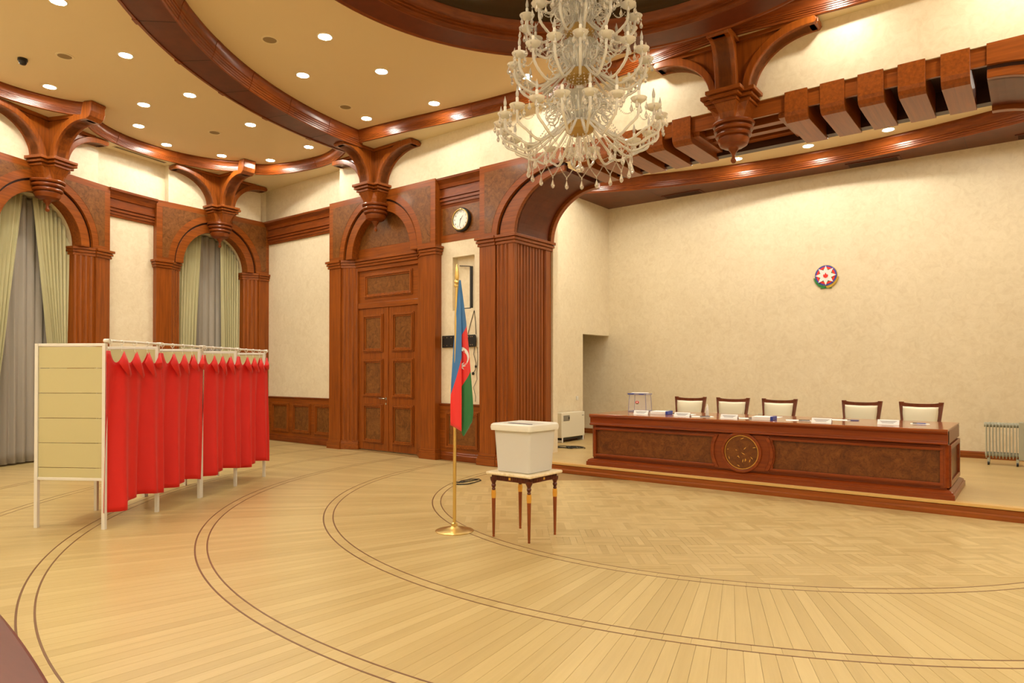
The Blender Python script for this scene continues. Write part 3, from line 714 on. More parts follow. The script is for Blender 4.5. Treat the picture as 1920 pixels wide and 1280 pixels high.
# travel so that the hall centre lies to the left of the path
for k, pc in enumerate(curves[:4]): moulding(pc, names.get(k, 'cornice moulding along the curved wall, out of view %d' % k))
for k, pc in enumerate(curves[4:]): moulding(pc, 'cornice moulding along the curved wall, out of view %d' % (k+4), 0)
moulding(cornerL[::-1], 'cornice moulding between the corner window bracket and the door bracket', 1)
moulding(straightL[::-1], 'cornice moulding between the door bracket and the stage bracket', 2)
moulding(mir(straightL), 'cornice moulding right of the stage bracket', 2)
moulding(mir(cornerL), 'cornice moulding beyond the right door bracket, out of view', 0)
so = MB()
def strip(mb, inner, outer, z):
    n = len(inner); mb.add([(x, y, z) for x, y in inner]+[(x, y, z) for x, y in outer]+[(x, y, z+0.02) for x, y in inner]+[(x, y, z+0.02) for x, y in outer],
        [(i, i+1, n+i+1, n+i) for i in range(n-1)]+[(2*n+i, 2*n+i+1, 3*n+i+1, 3*n+i) for i in range(n-1)])
for k in range(9):
    sc = scallop(k, k+1); strip(so, [pol(r, th) for th, r in sc], [pol(11.3, th) for th, r in sc], ZS)
    if k < 8:
        t0 = sc[-1][0]; t1 = scallop(k+1, k+2)[0][0]; strip(so, [pol(9.9, t0), pol(9.9, t1)], [pol(11.3, t0), pol(11.3, t1)], ZS)
for f in (lambda P: P, mir):
    s0 = f([pol(*(9.97, scallop(0, 1)[0][0])), (-13.02, 7.90)]); strip(so, s0, f([pol(11.3, scallop(0, 1)[0][0]), pol(11.3, 3.0)]), ZS)
    n = len(cornerL); ou = [(-14.32, 7.9+1.1*min(1, i/(n*0.3))) if i < n*0.3 else (-14.32+4.3*(i-n*0.3)/(n*0.7-1), 9.0) for i in range(n)]
    strip(so, f(cornerL), f(ou), ZS)
    strip(so, f([cornerL[-1], straightL[0]]), f([(-10.03, 9.0), (-9.86, 9.0)]), ZS)
    strip(so, f(straightL), f([(x, 9.0) for x, y in straightL]), ZS)
struct(so.build('ceiling_soffit', CEIL_S), 'low cream plaster soffit between the cornice and the walls')
ce = MB(); n = 96; vi = []
def outd(a):
    dx, dy = cos(a), sin(a); best = 30
    if dy > 1e-6: best = (9.0-DY)/dy
    ox, oy = DX-CX, DY-CY; bq = ox*dx+oy*dy; cq = ox*ox+oy*oy-11.4**2; best = min(best, -bq+sqrt(bq*bq-cq)); return best
v = []
for i in range(n):
    a = 2*pi*i/n; d = outd(a)
    for z in (ZCE, ZCE+0.1): v += [(DX+2.92*cos(a), DY+2.92*sin(a), z), (DX+d*cos(a), DY+d*sin(a), z)]
f = []
for i in range(n):
    j = (i+1) % n; f += [(i*4, j*4, j*4+1, i*4+1), (i*4+2, i*4+3, j*4+3, j*4+2), (i*4, i*4+2, j*4+2, j*4), (i*4+1, j*4+1, j*4+3, i*4+3)]
ce.add(v, f); struct(ce.build('ceiling', CEIL), 'cream plaster ceiling of the hall around the wooden dome ring')
# wide curved rib
rb = trim('wide curved wooden rib crossing the ceiling')
arcp = lambda r, a, b, n: [pol(r, a+(b-a)*i/n) for i in range(n+1)]
ZR = 5.66
RA, RB_ = 3.0, 177.0
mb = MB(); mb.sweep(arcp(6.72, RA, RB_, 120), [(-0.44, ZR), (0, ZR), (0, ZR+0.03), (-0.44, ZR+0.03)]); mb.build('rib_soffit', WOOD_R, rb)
pr = [(0.0, ZR-0.012), (0.012, ZR-0.012), (0.02, ZR+0.0), (0.02, ZR+0.02), (0.032, ZR+0.025), (0.032, ZR+0.05), (0.044, ZR+0.055), (0.044, ZR+0.08), (0.056, ZR+0.085), (0.056, ZR+0.11), (0.066, ZR+0.12), (0.07, ZR+0.17), (0.09, ZR+0.22), (0.10, ZR+0.23), (0.10, ZCE), (0.0, ZCE)]
MB().sweep(arcp(6.72, RA, RB_, 120), pr).build('rib_moulding', WOOD_C, rb, smooth=True)
MB().sweep(arcp(7.16, RA, RB_, 120), [(-0.035, ZR-0.012), (0.0, ZR-0.012), (0.0, ZR+0.03), (-0.02, ZR+0.04), (-0.02, ZCE), (-0.035, ZCE)]).build('rib_edge', WOOD_C, rb)
for k in range(1, 22):
    t = RA+k*8.25-1.5
    if t > 176: break
    MB().sweep(arcp(6.72, t, t+0.12, 1), [(-0.43, ZR-0.0015), (0.0, ZR-0.0015), (0.0, ZR+0.01), (-0.43, ZR+0.01)]).build('rib_joint', WOOD_DK, rb)
    MB().sweep(arcp(6.72, t-0.5, t+0.5, 2), [(d+0.006, z-0.003) for d, z in pr[1:-1]]+[(0.02, ZCE)]).build('joint_collar', WOOD_C, rb)
    MB().sweep(arcp(7.16, t-0.45, t+0.45, 2), [(-0.05, ZR-0.016), (0.006, ZR-0.016), (0.006, ZR+0.035), (-0.05, ZR+0.035)]).build('joint_collar', WOOD_C, rb)
# dome ring
dm = trim('round wooden dome ring above the chandelier', (DX, DY, 0))
ZD = 5.60
def circ(r, n=128): return [(r*cos(2*pi*i/n), r*sin(2*pi*i/n)) for i in range(n)]
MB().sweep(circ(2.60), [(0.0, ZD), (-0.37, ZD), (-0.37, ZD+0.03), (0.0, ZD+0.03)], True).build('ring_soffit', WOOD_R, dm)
MB().sweep(circ(2.98), [(0.02, ZD-0.012), (-0.0, ZD-0.012), (-0.01, ZD+0.02), (-0.005, ZD+0.2), (0.03, ZCE), (0.06, ZCE), (0.06, ZD+0.01)], True).build('ring_edge', WOOD_C, dm)
pr = [(0.0, ZD-0.01), (0.012, ZD-0.01), (0.02, ZD+0.03), (0.035, ZD+0.035), (0.035, ZD+0.06), (0.05, ZD+0.065), (0.05, ZD+0.09), (0.065, ZD+0.095), (0.07, ZD+0.13), (0.10, ZD+0.17), (0.11, ZD+0.19), (0.11, ZD+0.22), (-0.02, ZD+0.23)]
MB().sweep(circ(2.60), pr, True).build('ring_moulding', WOOD_C, dm, smooth=True)
MB().lathe([(2.60, 5.80), (2.88, 5.82), (2.88, 5.93), (2.80, 5.97), (1.95, 6.42), (1.95, 6.6)], 96).build('dome_slope', MIRROR, dm)
MB().sweep(circ(2.80), [(0.0, 5.93), (0.05, 5.93), (0.07, 5.96), (0.12, 5.99), (0.13, 6.02), (0.0, 6.03)], True).build('inner_moulding', WOOD_C, dm, smooth=True)
MB().sweep(circ(2.05), [(0.0, 6.30), (0.05, 6.30), (0.1, 6.36), (0.12, 6.41), (0.0, 6.45)], True).build('inner_moulding', WOOD_C, dm, smooth=True)
MB().lathe([(0.001, 6.56), (2.1, 6.56), (2.1, 6.6), (0.001, 6.6)], 64).build('dome_panel', WOOD_DK, dm)
for i in range(20):
    a = 2*pi*i/20
    for s in (-1, 1):
        b = a+s*rad(9); c_ = a
        MB().tube([(2.76*cos(a-s*rad(9)), 2.76*sin(a-s*rad(9)), 5.985), (2.0*cos(b), 2.0*sin(b), 6.385)], 0.008, 4).build('dome_strip', GREYM, dm)
for i in range(8):
    a = 2*pi*i/8
    MB().prism([(0.75, -0.18), (1.2, -0.28), (1.55, 0), (1.2, 0.28), (0.75, 0.18)], 6.49, 6.53, 'xy').build('dome_petal', WOOD_R, dm, rot=(0, 0, a+0.2))
struct(MB().box(-15, 9, -4, 9.2, 6.75, 6.8).build('ceiling_void', WOOD_DK), 'unlit slab above the suspended ceiling')
# stage ceiling
sc = MB(); sc.box(-7.7, 1.6, 9.5, 13.4, 5.45, 5.5); struct(sc.build('ceiling_stage', CEIL), 'cream ceiling over the stage')
sp = [(x, 12.82-0.055*(x-CX)**2) for x in [CX+4.56-9.12*i/40 for i in range(41)]]
ss = trim('wooden soffit with a curved moulded edge above the stage')
mb = MB(); n = len(sp)
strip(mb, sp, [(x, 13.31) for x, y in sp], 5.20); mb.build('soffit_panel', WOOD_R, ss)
pr = [(0.0, 5.19), (0.015, 5.19), (0.022, 5.22), (0.036, 5.225), (0.036, 5.25), (0.05, 5.255), (0.05, 5.28), (0.064, 5.285), (0.064, 5.31), (0.075, 5.32), (0.085, 5.36), (0.11, 5.40), (0.12, 5.41), (0.12, 5.452), (0.0, 5.452)]
MB().sweep(sp, pr).build('soffit_moulding', WOOD_C, ss, smooth=True) if False else MB().sweep(sp, [(d, z) for d, z in pr]).build('soffit_moulding', WOOD_C, ss, smooth=True)
for x in (-6.2, -4.6, -2.6, -0.9):
    yy = 12.82-0.055*(x-CX)**2
    MB().box(x-0.004, x+0.004, yy, 13.3, 5.198, 5.21).build('soffit_joint', WOOD_DK, ss)
for x in (-5.75, -2.25, 0.15):
    g = tag(empty('soffit_vent', (x, 13.1, 5.2)), {-5.75: 'brown vent grille in the stage soffit nearest the chandelier', -2.25: 'brown vent grille in the stage soffit above the emblem', 0.15: 'brown vent grille in the stage soffit at the right edge'}[x], 'vent', 'soffit vents above the stage')
    MB().box(-0.42, 0.42, -0.13, 0.13, -0.015, 0.0).build('vent_frame', WOOD_R, g, bev=0.004)
    for i in range(6): MB().box(-0.38, 0.38, -0.1+i*0.036, -0.085+i*0.036, -0.02, -0.012).build('vent_slat', WOOD_DK, g)

# ------------------------------------------------------------------ downlights, speakers, ceiling camera
rim_me = MB().lathe([(0.078, 0.0), (0.086, -0.006), (0.098, -0.006), (0.102, 0.0)], 24).mesh('light_rim', WHITEP, True)
lens_me = MB().lathe([(0.0005, -0.004), (0.079, -0.003), (0.079, 0.0)], 24).mesh('lens', LENS)
lens_st = MB().lathe([(0.0005, -0.004), (0.079, -0.003), (0.079, 0.0)], 24).mesh('lens', LENS_S)
def downlight(x, y, z, label, group, lens=None):
    d = tag(empty('downlight', (x, y, z)), label, 'ceiling light', group)
    inst(rim_me, 'light_rim', d); inst(lens or lens_me, 'lens', d); return d
seen = set()
def dl_pol(r, th, label, g='downlights in the outer ceiling'): p = pol(r, th); downlight(p[0], p[1], ZCE, label, g)
# outer row r = 8.15 following the wide rib
rowlab = ['nearest the door bracket', 'second from the door bracket', 'third from the door bracket', 'fourth from the door bracket']
for i in range(19):
    th = 3.5+i*9.61
    dl_pol(8.12, th, 'round downlight just outside the wide rib, %s' % (rowlab[i] if i < 4 else 'out of view'))
for k in range(10):
    sec = 'corner' if k == 0 else 'left-edge'
    vis = k < 2
    for r, dt, w in ((9.12, -1.5, 'inside'), (10.0, 4.2, 'left of'), (10.0, -5.8, 'right of')):
        if k == 0 and w == 'inside': r, dt = 9.45, -1.5
        if k == 0 and w == 'right of': continue
        if k == 9 and w == 'left of': continue
        if k == 1 and w == 'left of': dt = 4.0
        if k == 0 and w == 'left of': r, dt = 10.02, 2.8
        dl_pol(r, BAYS[k]+dt, ('round downlight %s the %s window bracket' % (w, sec)) if vis else 'round downlight in the outer ceiling, out of view')
    if k < 9: dl_pol(10.4, BAYS[k]+8.1, 'round downlight halfway between the two window brackets' if k == 0 else 'round downlight in the outer ceiling, out of view')
inner = [(-7.31, 5.425, 'largest round downlight between the rib and the dome ring'), (-8.52, 5.934, 'round downlight inside the rib, second from the door bracket'), (-7.51, 6.56, 'round downlight midway between the rib and the dome ring'),
         (-9.11, 7.624, 'round downlight inside the rib, above the door bracket'), (-7.73, 7.87, 'round downlight above the cornice, right of the door bracket'), (-5.95, 7.98, 'round downlight glaring through the chandelier')]
inner += [(-4.3, 8.0, 'round downlight hidden behind the dome ring, left of the stage bracket')]
for x, y, lb in inner: downlight(x, y, ZCE, lb, 'downlights in the inner ceiling')
for x, y in [(2*CX-a, b) for a, b, _ in inner]+[(-7.2, 3.4), (-6.2, 2.1), (-4.2, 1.45), (-1.9, 1.45), (0.1, 2.1), (1.1, 3.4), (-8.9, 4.4), (2.8, 4.4), (-5.4, 2.9), (-0.7, 2.9)]:
    if hypot(x-CX, y-CY) < 6.5 and hypot(x-DX, y-DY) > 3.1: downlight(x, y, ZCE, 'round downlight in the inner ceiling, out of view', 'downlights in the inner ceiling')
for x, lb in ((-6.78, 'leftmost round downlight over the stage, behind the arch'), (-5.56, 'round downlight over the stage behind the chandelier'), (-4.34, 'round downlight over the stage beside the bracket finial'), (-3.12, 'round downlight over the stage, first right of the bracket'), (-1.89, 'round downlight over the stage, second right of the bracket'), (-0.67, 'rightmost round downlight over the stage'), (0.55, 'round downlight over the stage, out of view')):
    downlight(x, 12.34-0.03*(x-CX)**2 if -5 < x < -1 else 11.2, 5.45, lb, 'downlights over the stage', lens_st)
for x in (-6.6, -5.2, -3.8, -2.3, -0.9, 0.5): downlight(x, 10.35, 5.45, 'added round downlight over the stage, unseen behind the beams', 'downlights over the stage', lens_st)  # unseen second row added to brighten the stage wall
for (x, y), lb in zip([(-7.95, 5.03), (-10.6, 3.55), (-11.83, 6.37), (-8.99, 7.08)], ['between the rib and the dome ring, top', 'beside the black ceiling camera', 'in the outer ceiling between the downlights', 'near the door bracket inside the rib']):
    s = tag(empty('ceiling_speaker', (x, y, ZCE)), 'round tan ceiling speaker %s' % lb, 'speaker', 'ceiling speakers')
    MB().lathe([(0.085, 0), (0.09, -0.008), (0.11, -0.008), (0.115, 0)], 24).build('speaker_rim', CEIL_S, s, smooth=True); MB().lathe([(0.0005, -0.006), (0.086, -0.004), (0.086, 0)], 24).build('speaker_grille', SPK, s)
s = tag(empty('ceiling_camera', (-11.15, 3.22, ZCE)), 'small black dome camera on the ceiling at the upper left', 'camera')
MB().lathe([(0.06, 0), (0.062, -0.03), (0.05, -0.035), (0.02, -0.036)], 20).build('camera_base', BLACKP, s, smooth=True)
MB().lathe([(0.05, -0.033), (0.048, -0.06), (0.034, -0.082), (0.001, -0.092)], 20).build('camera_dome', BLACKP, s, smooth=True)
p0, p1 = pol(10.86, 16.6), pol(10.86, 10.6)
g = tag(empty('air_slot', ((p0[0]+p1[0])/2, (p0[1]+p1[1])/2, ZS), atan2(p1[1]-p0[1], p1[0]-p0[0])), 'long grey air slot in the soffit between the two windows', 'vent')
MB().box(-0.55, 0.55, -0.05, 0.05, -0.008, 0).build('slot_frame', CEIL_S, g)
for i in range(3): MB().box(-0.53, 0.53, -0.04+i*0.028, -0.022+i*0.028, -0.011, -0.007).build('slot_blade', VENTG, g)

# ------------------------------------------------------------------ presidium desk
desk = tag(empty('presidium_desk', (CX, 8.84, SZ)), 'long glossy reddish wooden desk with burl panels and a round medallion on the stage', 'desk')
HL = 2.27
t = MB(); t.box(-HL, HL, -0.13, 1.20, 0.745, 0.77); t.build('desk_top', DESK_TOP, desk, bev=0.006)
t = MB()
t.prism([(-0.13, 0.745), (-0.13, 0.735), (-0.11, 0.715), (-0.095, 0.71), (-0.095, 0.635), (-0.115, 0.625), (-0.115, 0.605), (-0.09, 0.595), (0.0, 0.595), (0.0, 0.745)], -HL, HL, 'yz')
for sg in (-1, 1): t.box(min(sg*(HL-0.04), sg*HL), max(sg*(HL-0.04), sg*HL), -0.09, 1.18, 0.60, 0.745)
t.build('desk_frieze', DESK_H, desk, bev=0.004)
t = MB()
t.box(-HL+0.02, HL-0.02, -0.02, 0.06, 0.1, 0.60)
for sg in (-1, 1): t.box(min(sg*(HL-0.10), sg*(HL-0.02)), max(sg*(HL-0.10), sg*(HL-0.02)), -0.02, 1.16, 0.1, 0.60)
t.build('desk_body', DESK_H, desk)
def dsec(e, z): return [(HL+e, -0.05-e), (HL+e, 1.16+e), (-HL-e, 1.16+e), (-HL-e, -0.05-e)], z
t = MB(); SE = [dsec(0.06, 0.0), dsec(0.06, 0.055), dsec(0.045, 0.062), dsec(0.045, 0.078), dsec(0.025, 0.09), dsec(0.0, 0.102), dsec(-0.02, 0.105), dsec(-0.02, 0.12)]
t.add([(x, y, z) for P, z in SE for x, y in P], [(k*4+i, k*4+(i+1) % 4, k*4+4+(i+1) % 4, k*4+4+i) for k in range(len(SE)-1) for i in range(4)]+[(3, 2, 1, 0), tuple(range(len(SE)*4-4, len(SE)*4))])
t.build('desk_plinth', DESK_H, desk)
def dpanel(x0, x1, name='front_panel'):
    a = MB().box(x0+0.05, x1-0.05, -0.034, -0.015, 0.175, 0.53).build(name, BURL_D, desk)
    f = MB()
    for e0, e1, d in ((0.0, 0.02, 0.055), (0.02, 0.052, 0.075)):
        f.box(x0+e0, x1-e0, -d, -0.015, 0.125+e0, 0.125+e1); f.box(x0+e0, x1-e0, -d, -0.015, 0.585-e1, 0.585-e0)
        f.box(x0+e0, x0+e1, -d, -0.015, 0.125+e1, 0.585-e1); f.box(x1-e1, x1-e0, -d, -0.015, 0.125+e1, 0.585-e1)
    f.build('panel_frame', DESK_H, a, bev=0.004)
dpanel(-HL+0.03, -0.34); dpanel(0.34, HL-0.03)
a = MB().box(HL-0.025, HL-0.012, 0.12, 1.04, 0.175, 0.53).build('end_panel', BURL_D, desk)
f = MB(); f.box(HL-0.03, HL+0.015, 0.04, 1.12, 0.125, 0.18); f.box(HL-0.03, HL+0.015, 0.04, 1.12, 0.53, 0.585); f.box(HL-0.03, HL+0.015, 0.04, 0.12, 0.18, 0.53); f.box(HL-0.03, HL+0.015, 1.04, 1.12, 0.18, 0.53); f.build('panel_frame', DESK_H, a, bev=0.005)
MB().prism([(-HL+0.0, -0.02), (-HL-0.0, -0.02), (-HL+0.0, 0.05), (-HL+0.08, 0.05), (-HL+0.08, -0.06), (-HL+0.04, -0.06)], 0.12, 0.6, 'xy').build('corner_post', DESK_H, desk, bev=0.004)
MB().prism([(HL, -0.02), (HL, 0.05), (HL-0.08, 0.05), (HL-0.08, -0.06), (HL-0.04, -0.06)], 0.12, 0.6, 'xy').build('corner_post', DESK_H, desk, bev=0.004)
zc = 0.355
def clipz(P): return [(x, min(max(z, 0.125), 0.585)) for x, z in P]
md = MB().prism(clipz(ell(0, zc, 0.42, 0.42, 0, 2*pi*63/64, 63)), -0.07, -0.01, 'xz').build('medallion', DESK_H, desk, bev=0.004)
def ringp(mb, r0, r1, y0, y1, n=48):
    v = []
    for i in range(n):
        a = 2*pi*i/n
        for r in (r0, r1):
            for y in (y0, y1): v.append((r*cos(a), y, zc+r*sin(a)))
    f = []
    for i in range(n):
        j = (i+1) % n; q = lambda k, s: k*4+s
        f += [(q(i, 0), q(j, 0), q(j, 2), q(i, 2)), (q(i, 1), q(i, 3), q(j, 3), q(j, 1)), (q(i, 0), q(i, 1), q(j, 1), q(j, 0)), (q(i, 2), q(j, 2), q(j, 3), q(i, 3))]
    mb.add(v, f); return mb
ringp(MB(), 0.37, 0.40, -0.09, -0.06).build('medallion_rim', DESK_H, md, bev=0.004) if False else ringp(MB(), 0.225, 0.262, -0.10, -0.06).build('medallion_rim', DESK_H, md, bev=0.006)
for sg in (0, pi):
    P = ell(0, zc, 0.405, 0.405, sg-0.56, sg+0.56, 16)+ell(0, zc, 0.365, 0.365, sg+0.62, sg-0.62, 16)
    MB().prism(P, -0.092, -0.06, 'xz').build('medallion_arc', DESK_H, md, bev=0.006)
MB().prism(ell(0, zc, 0.228, 0.228, 0, 2*pi*47/48, 47), -0.074, -0.06, 'xz').build('medallion_disc', BURL_D, md)
ringp(MB(), 0.212, 0.219, -0.078, -0.070).build('brass_ring', GILT, md)
orn = MB(); rs = random.Random(3)
for i in range(15):
    a = rs.uniform(0, 2*pi); r = rs.choice([0.03, 0.07, 0.11, 0.15, 0.18])
    x, z = r*cos(a), zc+r*sin(a); b = rs.uniform(0, pi); l, w = rs.uniform(0.012, 0.03), 0.005
    orn.prism([(x+l*cos(b), z+l*sin(b)), (x-w*sin(b), z+w*cos(b)), (x-l*cos(b), z-l*sin(b)), (x+w*sin(b), z-w*cos(b))], -0.077, -0.073, 'xz')
orn.build('brass_inlay', GILT, md)['kind'] = 'stuff'
ZDK = SZ+0.77

# ------------------------------------------------------------------ chairs
def make_chair():
    c = empty('desk_chair')
    for sg in (-1, 1):
        MB().tube([(sg*0.19, -0.20, 0), (sg*0.20, -0.20, 0.22), (sg*0.205, -0.20, 0.42)], [0.016, 0.02, 0.024], 8).build('leg', CHAIRW, c, smooth=True)
        MB().prism([(0.20, 0.0), (0.24, 0.0), (0.235, 0.25), (0.225, 0.42), (0.175, 0.42), (0.185, 0.25)], sg*0.19-0.018, sg*0.19+0.018, 'yz').build('leg', CHAIRW, c, bev=0.004)
        x0, x1 = sg*0.185, sg*0.235
        mb = MB(); P = []
        for i in range(9):
            t = i/8; x = x0+(x1-x0)*t**1.3; y = 0.20+0.10*t; z = 0.42+0.57*t; w = 0.024+0.006*t
            P.append((x, y, z, w))
        v = []
        for x, y, z, w in P: v += [(x-w, y-0.016, z), (x+w, y-0.016, z), (x+w, y+0.016, z), (x-w, y+0.016, z)]
        mb.add(v, [(i*4+q, i*4+(q+1) % 4, i*4+4+(q+1) % 4, i*4+4+q) for i in range(8) for q in range(4)]+[(3, 2, 1, 0), (32, 33, 34, 35)])
        mb.build('back_stile', CHAIRW, c, bev=0.004)
    n = 12; lo = []; up = []
    for i in range(n+1):
        u = -1+2*i/n; x = 0.258*u; lo.append((x*0.93, 0.925-0.022+0.022*u*u)); up.append((x, 0.975-0.008+0.025*u*u*abs(u)))
    mb = MB(); mb.prism(lo+up[::-1], 0.275, 0.312, 'xz'); mb.build('top_rail', CHAIRW, c, bev=0.005)
    MB().prism([(-0.17, 0.52), (0.17, 0.52), (0.172, 0.56), (-0.172, 0.56)], 0.215, 0.245, 'xz').build('lower_rail', CHAIRW, c, bev=0.004)
    def fn(u, v):
        z = 0.555+0.365*v; w = 0.162+0.045*v; x = (2*u-1)*w; t = (z-0.42)/0.57
        b = 0.03*(1-(2*u-1)**4)*(1-(2*v-1)**4)
        return (x, 0.20+0.10*t-0.012-b, z-0.016*(1-(2*u-1)**2)*v)
    o = MB().grid(fn, 12, 12).build('back_pad', LEATHER, c, smooth=True); s = o.modifiers.new('solid', 'SOLIDIFY'); s.thickness = 0.03; s.offset = -1
    MB().prism([(-0.225, -0.235), (0.225, -0.235), (0.205, 0.235), (-0.205, 0.235)], 0.38, 0.425, 'xy').build('seat_frame', CHAIRW, c, bev=0.006)
    def fs(u, v):
        w = 0.22-0.02*v; return ((2*u-1)*w, -0.23+0.43*v, 0.425+0.055*(1-(2*u-1)**6)*(1-(2*v-1)**6))
    MB().grid(fs, 12, 12).build('seat_pad', LEATHER, c, smooth=True)
    return c
def copy_tree(o, parent=None):
    c = o.copy(); COL.objects.link(c); c.parent = parent
    for ch in list(o.children): copy_tree(ch, c)
    return c
chair = make_chair()
CH = [(-4.50, 0.10, 'cream padded desk chair nearest the clear ballot box'), (-3.81, 0.05, 'cream padded desk chair just right of the sanitizer bottle'), (-3.11, 0.0, 'cream padded desk chair at the middle of the desk'),
      (-1.99, -0.04, 'second cream padded desk chair from the right end'), (-1.27, -0.05, 'cream padded desk chair nearest the right end of the desk')]
for i, (x, r, lb) in enumerate(CH):
    c = chair if i == 0 else copy_tree(chair)
    c.location = (x, 10.32, SZ); c.rotation_euler = (0, 0, r)
    tag(c, lb, 'chair', 'chairs behind the desk')

# ------------------------------------------------------------------ things on the desk
b = tag(empty('clear_ballot_box', (-4.99, 9.72, ZDK), 0.15), 'clear plastic ballot box with a small emblem standing on the desk', 'ballot box')
def frustum(mb, w0, w1, z0, z1):
    v = [(sx*w0, sy*w0, z0) for sx, sy in ((-1, -1), (1, -1), (1, 1), (-1, 1))]+[(sx*w1, sy*w1, z1) for sx, sy in ((-1, -1), (1, -1), (1, 1), (-1, 1))]
    mb.add(v, [(3, 2, 1, 0), (0, 1, 5, 4), (1, 2, 6, 5), (2, 3, 7, 6), (3, 0, 4, 7)]); return mb
frustum(MB(), 0.145, 0.13, 0.003, 0.27).build('box_wall', CLEAR, b)
e = MB()
for sx, sy in ((-1, -1), (1, -1), (1, 1), (-1, 1)): e.tube([(sx*0.145, sy*0.145, 0.004), (sx*0.13, sy*0.13, 0.27)], 0.006, 6)
P = [(-0.145, -0.145, 0.008), (0.145, -0.145, 0.008), (0.145, 0.145, 0.008), (-0.145, 0.145, 0.008), (-0.145, -0.145, 0.008)]; e.tube(P, 0.007, 6)
e.build('box_edge', TINT, b)
MB().box(-0.15, 0.15, -0.15, 0.15, 0.265, 0.285).build('box_lid', TINT, b, bev=0.004)
MB().box(-0.155, -0.05, -0.156, -0.11, 0.275, 0.29).box(0.03, 0.11, -0.156, -0.12, 0.27, 0.283).build('lid_clip', BLUE, b)
em = MB().prism([(0.028*cos(i*pi/8), 0.15+0.022*sin(i*pi/8)) for i in range(16)], -0.147, -0.143, 'xz').build('box_emblem', plain('emblem_red', (206, 50, 60), 0.5), b)
MB().prism([(0.012*cos(i*pi/4), 0.15+0.012*sin(i*pi/4)) for i in range(8)], -0.1485, -0.1465, 'xz').build('emblem_centre', WHITEP, em)
MB().box(-0.02, 0.02, -0.1485, -0.144, 0.122, 0.13).build('emblem_base', plain('emblem_green', (40, 120, 60), 0.5), em)
b = MB()
b.add([(-0.10, -0.09, 0.27)], []) if False else None
pp = tag(MB().box(-0.13, 0.12, -0.10, 0.11, 0, 0.006).build('paper_sheet', PAPER, None, (-4.99, 9.72, ZDK+0.292), (0, 0, 0.3)), 'white paper lying on the lid of the clear ballot box', 'paper', 'papers on the desk')
def card(x, y, rz, label):
    c = tag(empty('name_card', (x, y, ZDK), rz), label, 'name card', 'name cards on the desk')
    MB().prism([(-0.035, 0), (-0.002, 0.056), (0.002, 0.056), (0.035, 0), (0.033, 0), (0.0, 0.052), (-0.033, 0)], -0.115, 0.115, 'yz').build('card_fold', PAPER, c)
    g = MB()
    for i, zz in enumerate((0.040, 0.030, 0.018)):
        yy = -0.035+0.033*zz/0.056-0.0016; g.box(-0.09+0.012*i, 0.09-0.016*i, yy-0.0006, yy, zz-0.003, zz+0.001)
    g.build('card_print', GREYTXT, c); return c
card(-4.65, 9.10, 0.05, 'white name card beside the clear ballot box'); card(-3.97, 9.02, 0.03, 'white name card in front of the chair nearest the ballot box'); card(-3.29, 9.0, 0.02, 'white name card right of the sanitizer bottle')
card(-2.12, 8.97, 0.0, 'white name card left of the second chair from the right'); card(-1.42, 9.16, 0.0, 'rightmost white name card on the desk')
def folder(x, y, rz, label):
    f = tag(empty('document_folder', (x, y, ZDK), rz), label, 'folder', 'document folders on the desk')
    MB().box(-0.13, 0.10, -0.10, 0.12, 0, 0.045).build('paper_stack', PAPER, f, bev=0.003); MB().box(0.101, 0.135, -0.09, 0.12, 0, 0.05).build('folder_spine', BLUE, f, bev=0.004); return f
folder(-4.42, 9.28, 0.06, 'white paper stack with a blue spine near the ballot box'); folder(-2.84, 9.02, 0.05, 'white paper stack with a blue spine near the middle of the desk')
def sheet(x, y, rz, label, pen=None, w=0.15, d=0.105):
    tag(MB().box(-w, w, -d, d, 0, 0.003).build('paper_sheet', PAPER, None, (x, y, ZDK), (0, 0, rz)), label, 'paper', 'papers on the desk')
    return None
def pen(x, y, rz, label, mat=BLUE, z=0.0):
    p = tag(empty('pen', (x, y, ZDK+z), rz), label, 'pen', 'pens on the desk')
    MB().tube([(-0.07, 0, 0.006), (0.055, 0, 0.006), (0.07, 0, 0.006)], [0.0055, 0.0055, 0.0015], 8).build('pen_barrel', mat, p, smooth=True); MB().tube([(-0.072, 0, 0.006), (-0.03, 0, 0.0062)], 0.006, 8).build('pen_cap', BLACKP, p, smooth=True)
sheet(-4.12, 9.42, 0.2, 'white paper sheet left of the sanitizer bottle'); sheet(-3.72, 9.12, 0.5, 'white paper sheet right of the second name card'); pen(-3.66, 9.08, 0.5, 'dark pen on the paper beside the second name card', BLACKP, 0.003)
sheet(-3.06, 9.16, 0.4, 'white paper sheet beside the middle chair name card'); pen(-3.0, 9.12, 0.6, 'dark pen on the paper beside the third name card', BLACKP, 0.003)
sheet(-2.95, 9.62, 0.1, 'white paper sheet behind the middle paper stack'); sheet(-2.45, 9.17, 0.3, 'white paper sheet left of the fourth name card'); pen(-2.36, 9.12, 0.4, 'dark pen on the paper left of the fourth name card', BLACKP, 0.003)
sheet(-2.06, 9.58, 0.0, 'white paper sheet behind the fourth name card'); pen(-1.88, 9.56, 0.1, 'grey-blue pen beside the paper behind the fourth name card', BLUE)
sheet(-1.13, 9.45, 0.15, 'white paper sheet at the right end of the desk', None, 0.10, 0.07); pen(-1.13, 9.43, 0.05, 'blue pen on the paper at the right end of the desk', BLUE, 0.003)
pen(-4.26, 9.50, 0.9, 'orange pen behind the stack near the ballot box', ORANGE)
bt = tag(empty('sanitizer_bottle', (-3.76, 9.40, ZDK)), 'small clear sanitizer spray bottle with a white cap on the desk', 'bottle')
MB().lathe([(0.02, 0), (0.022, 0.004), (0.022, 0.09), (0.016, 0.1), (0.012, 0.105)], 16).build('bottle_body', glass('bottle_plastic', (0.9, 0.92, 0.92, 1), 0.3, 0.2, 0.3), bt, smooth=True)
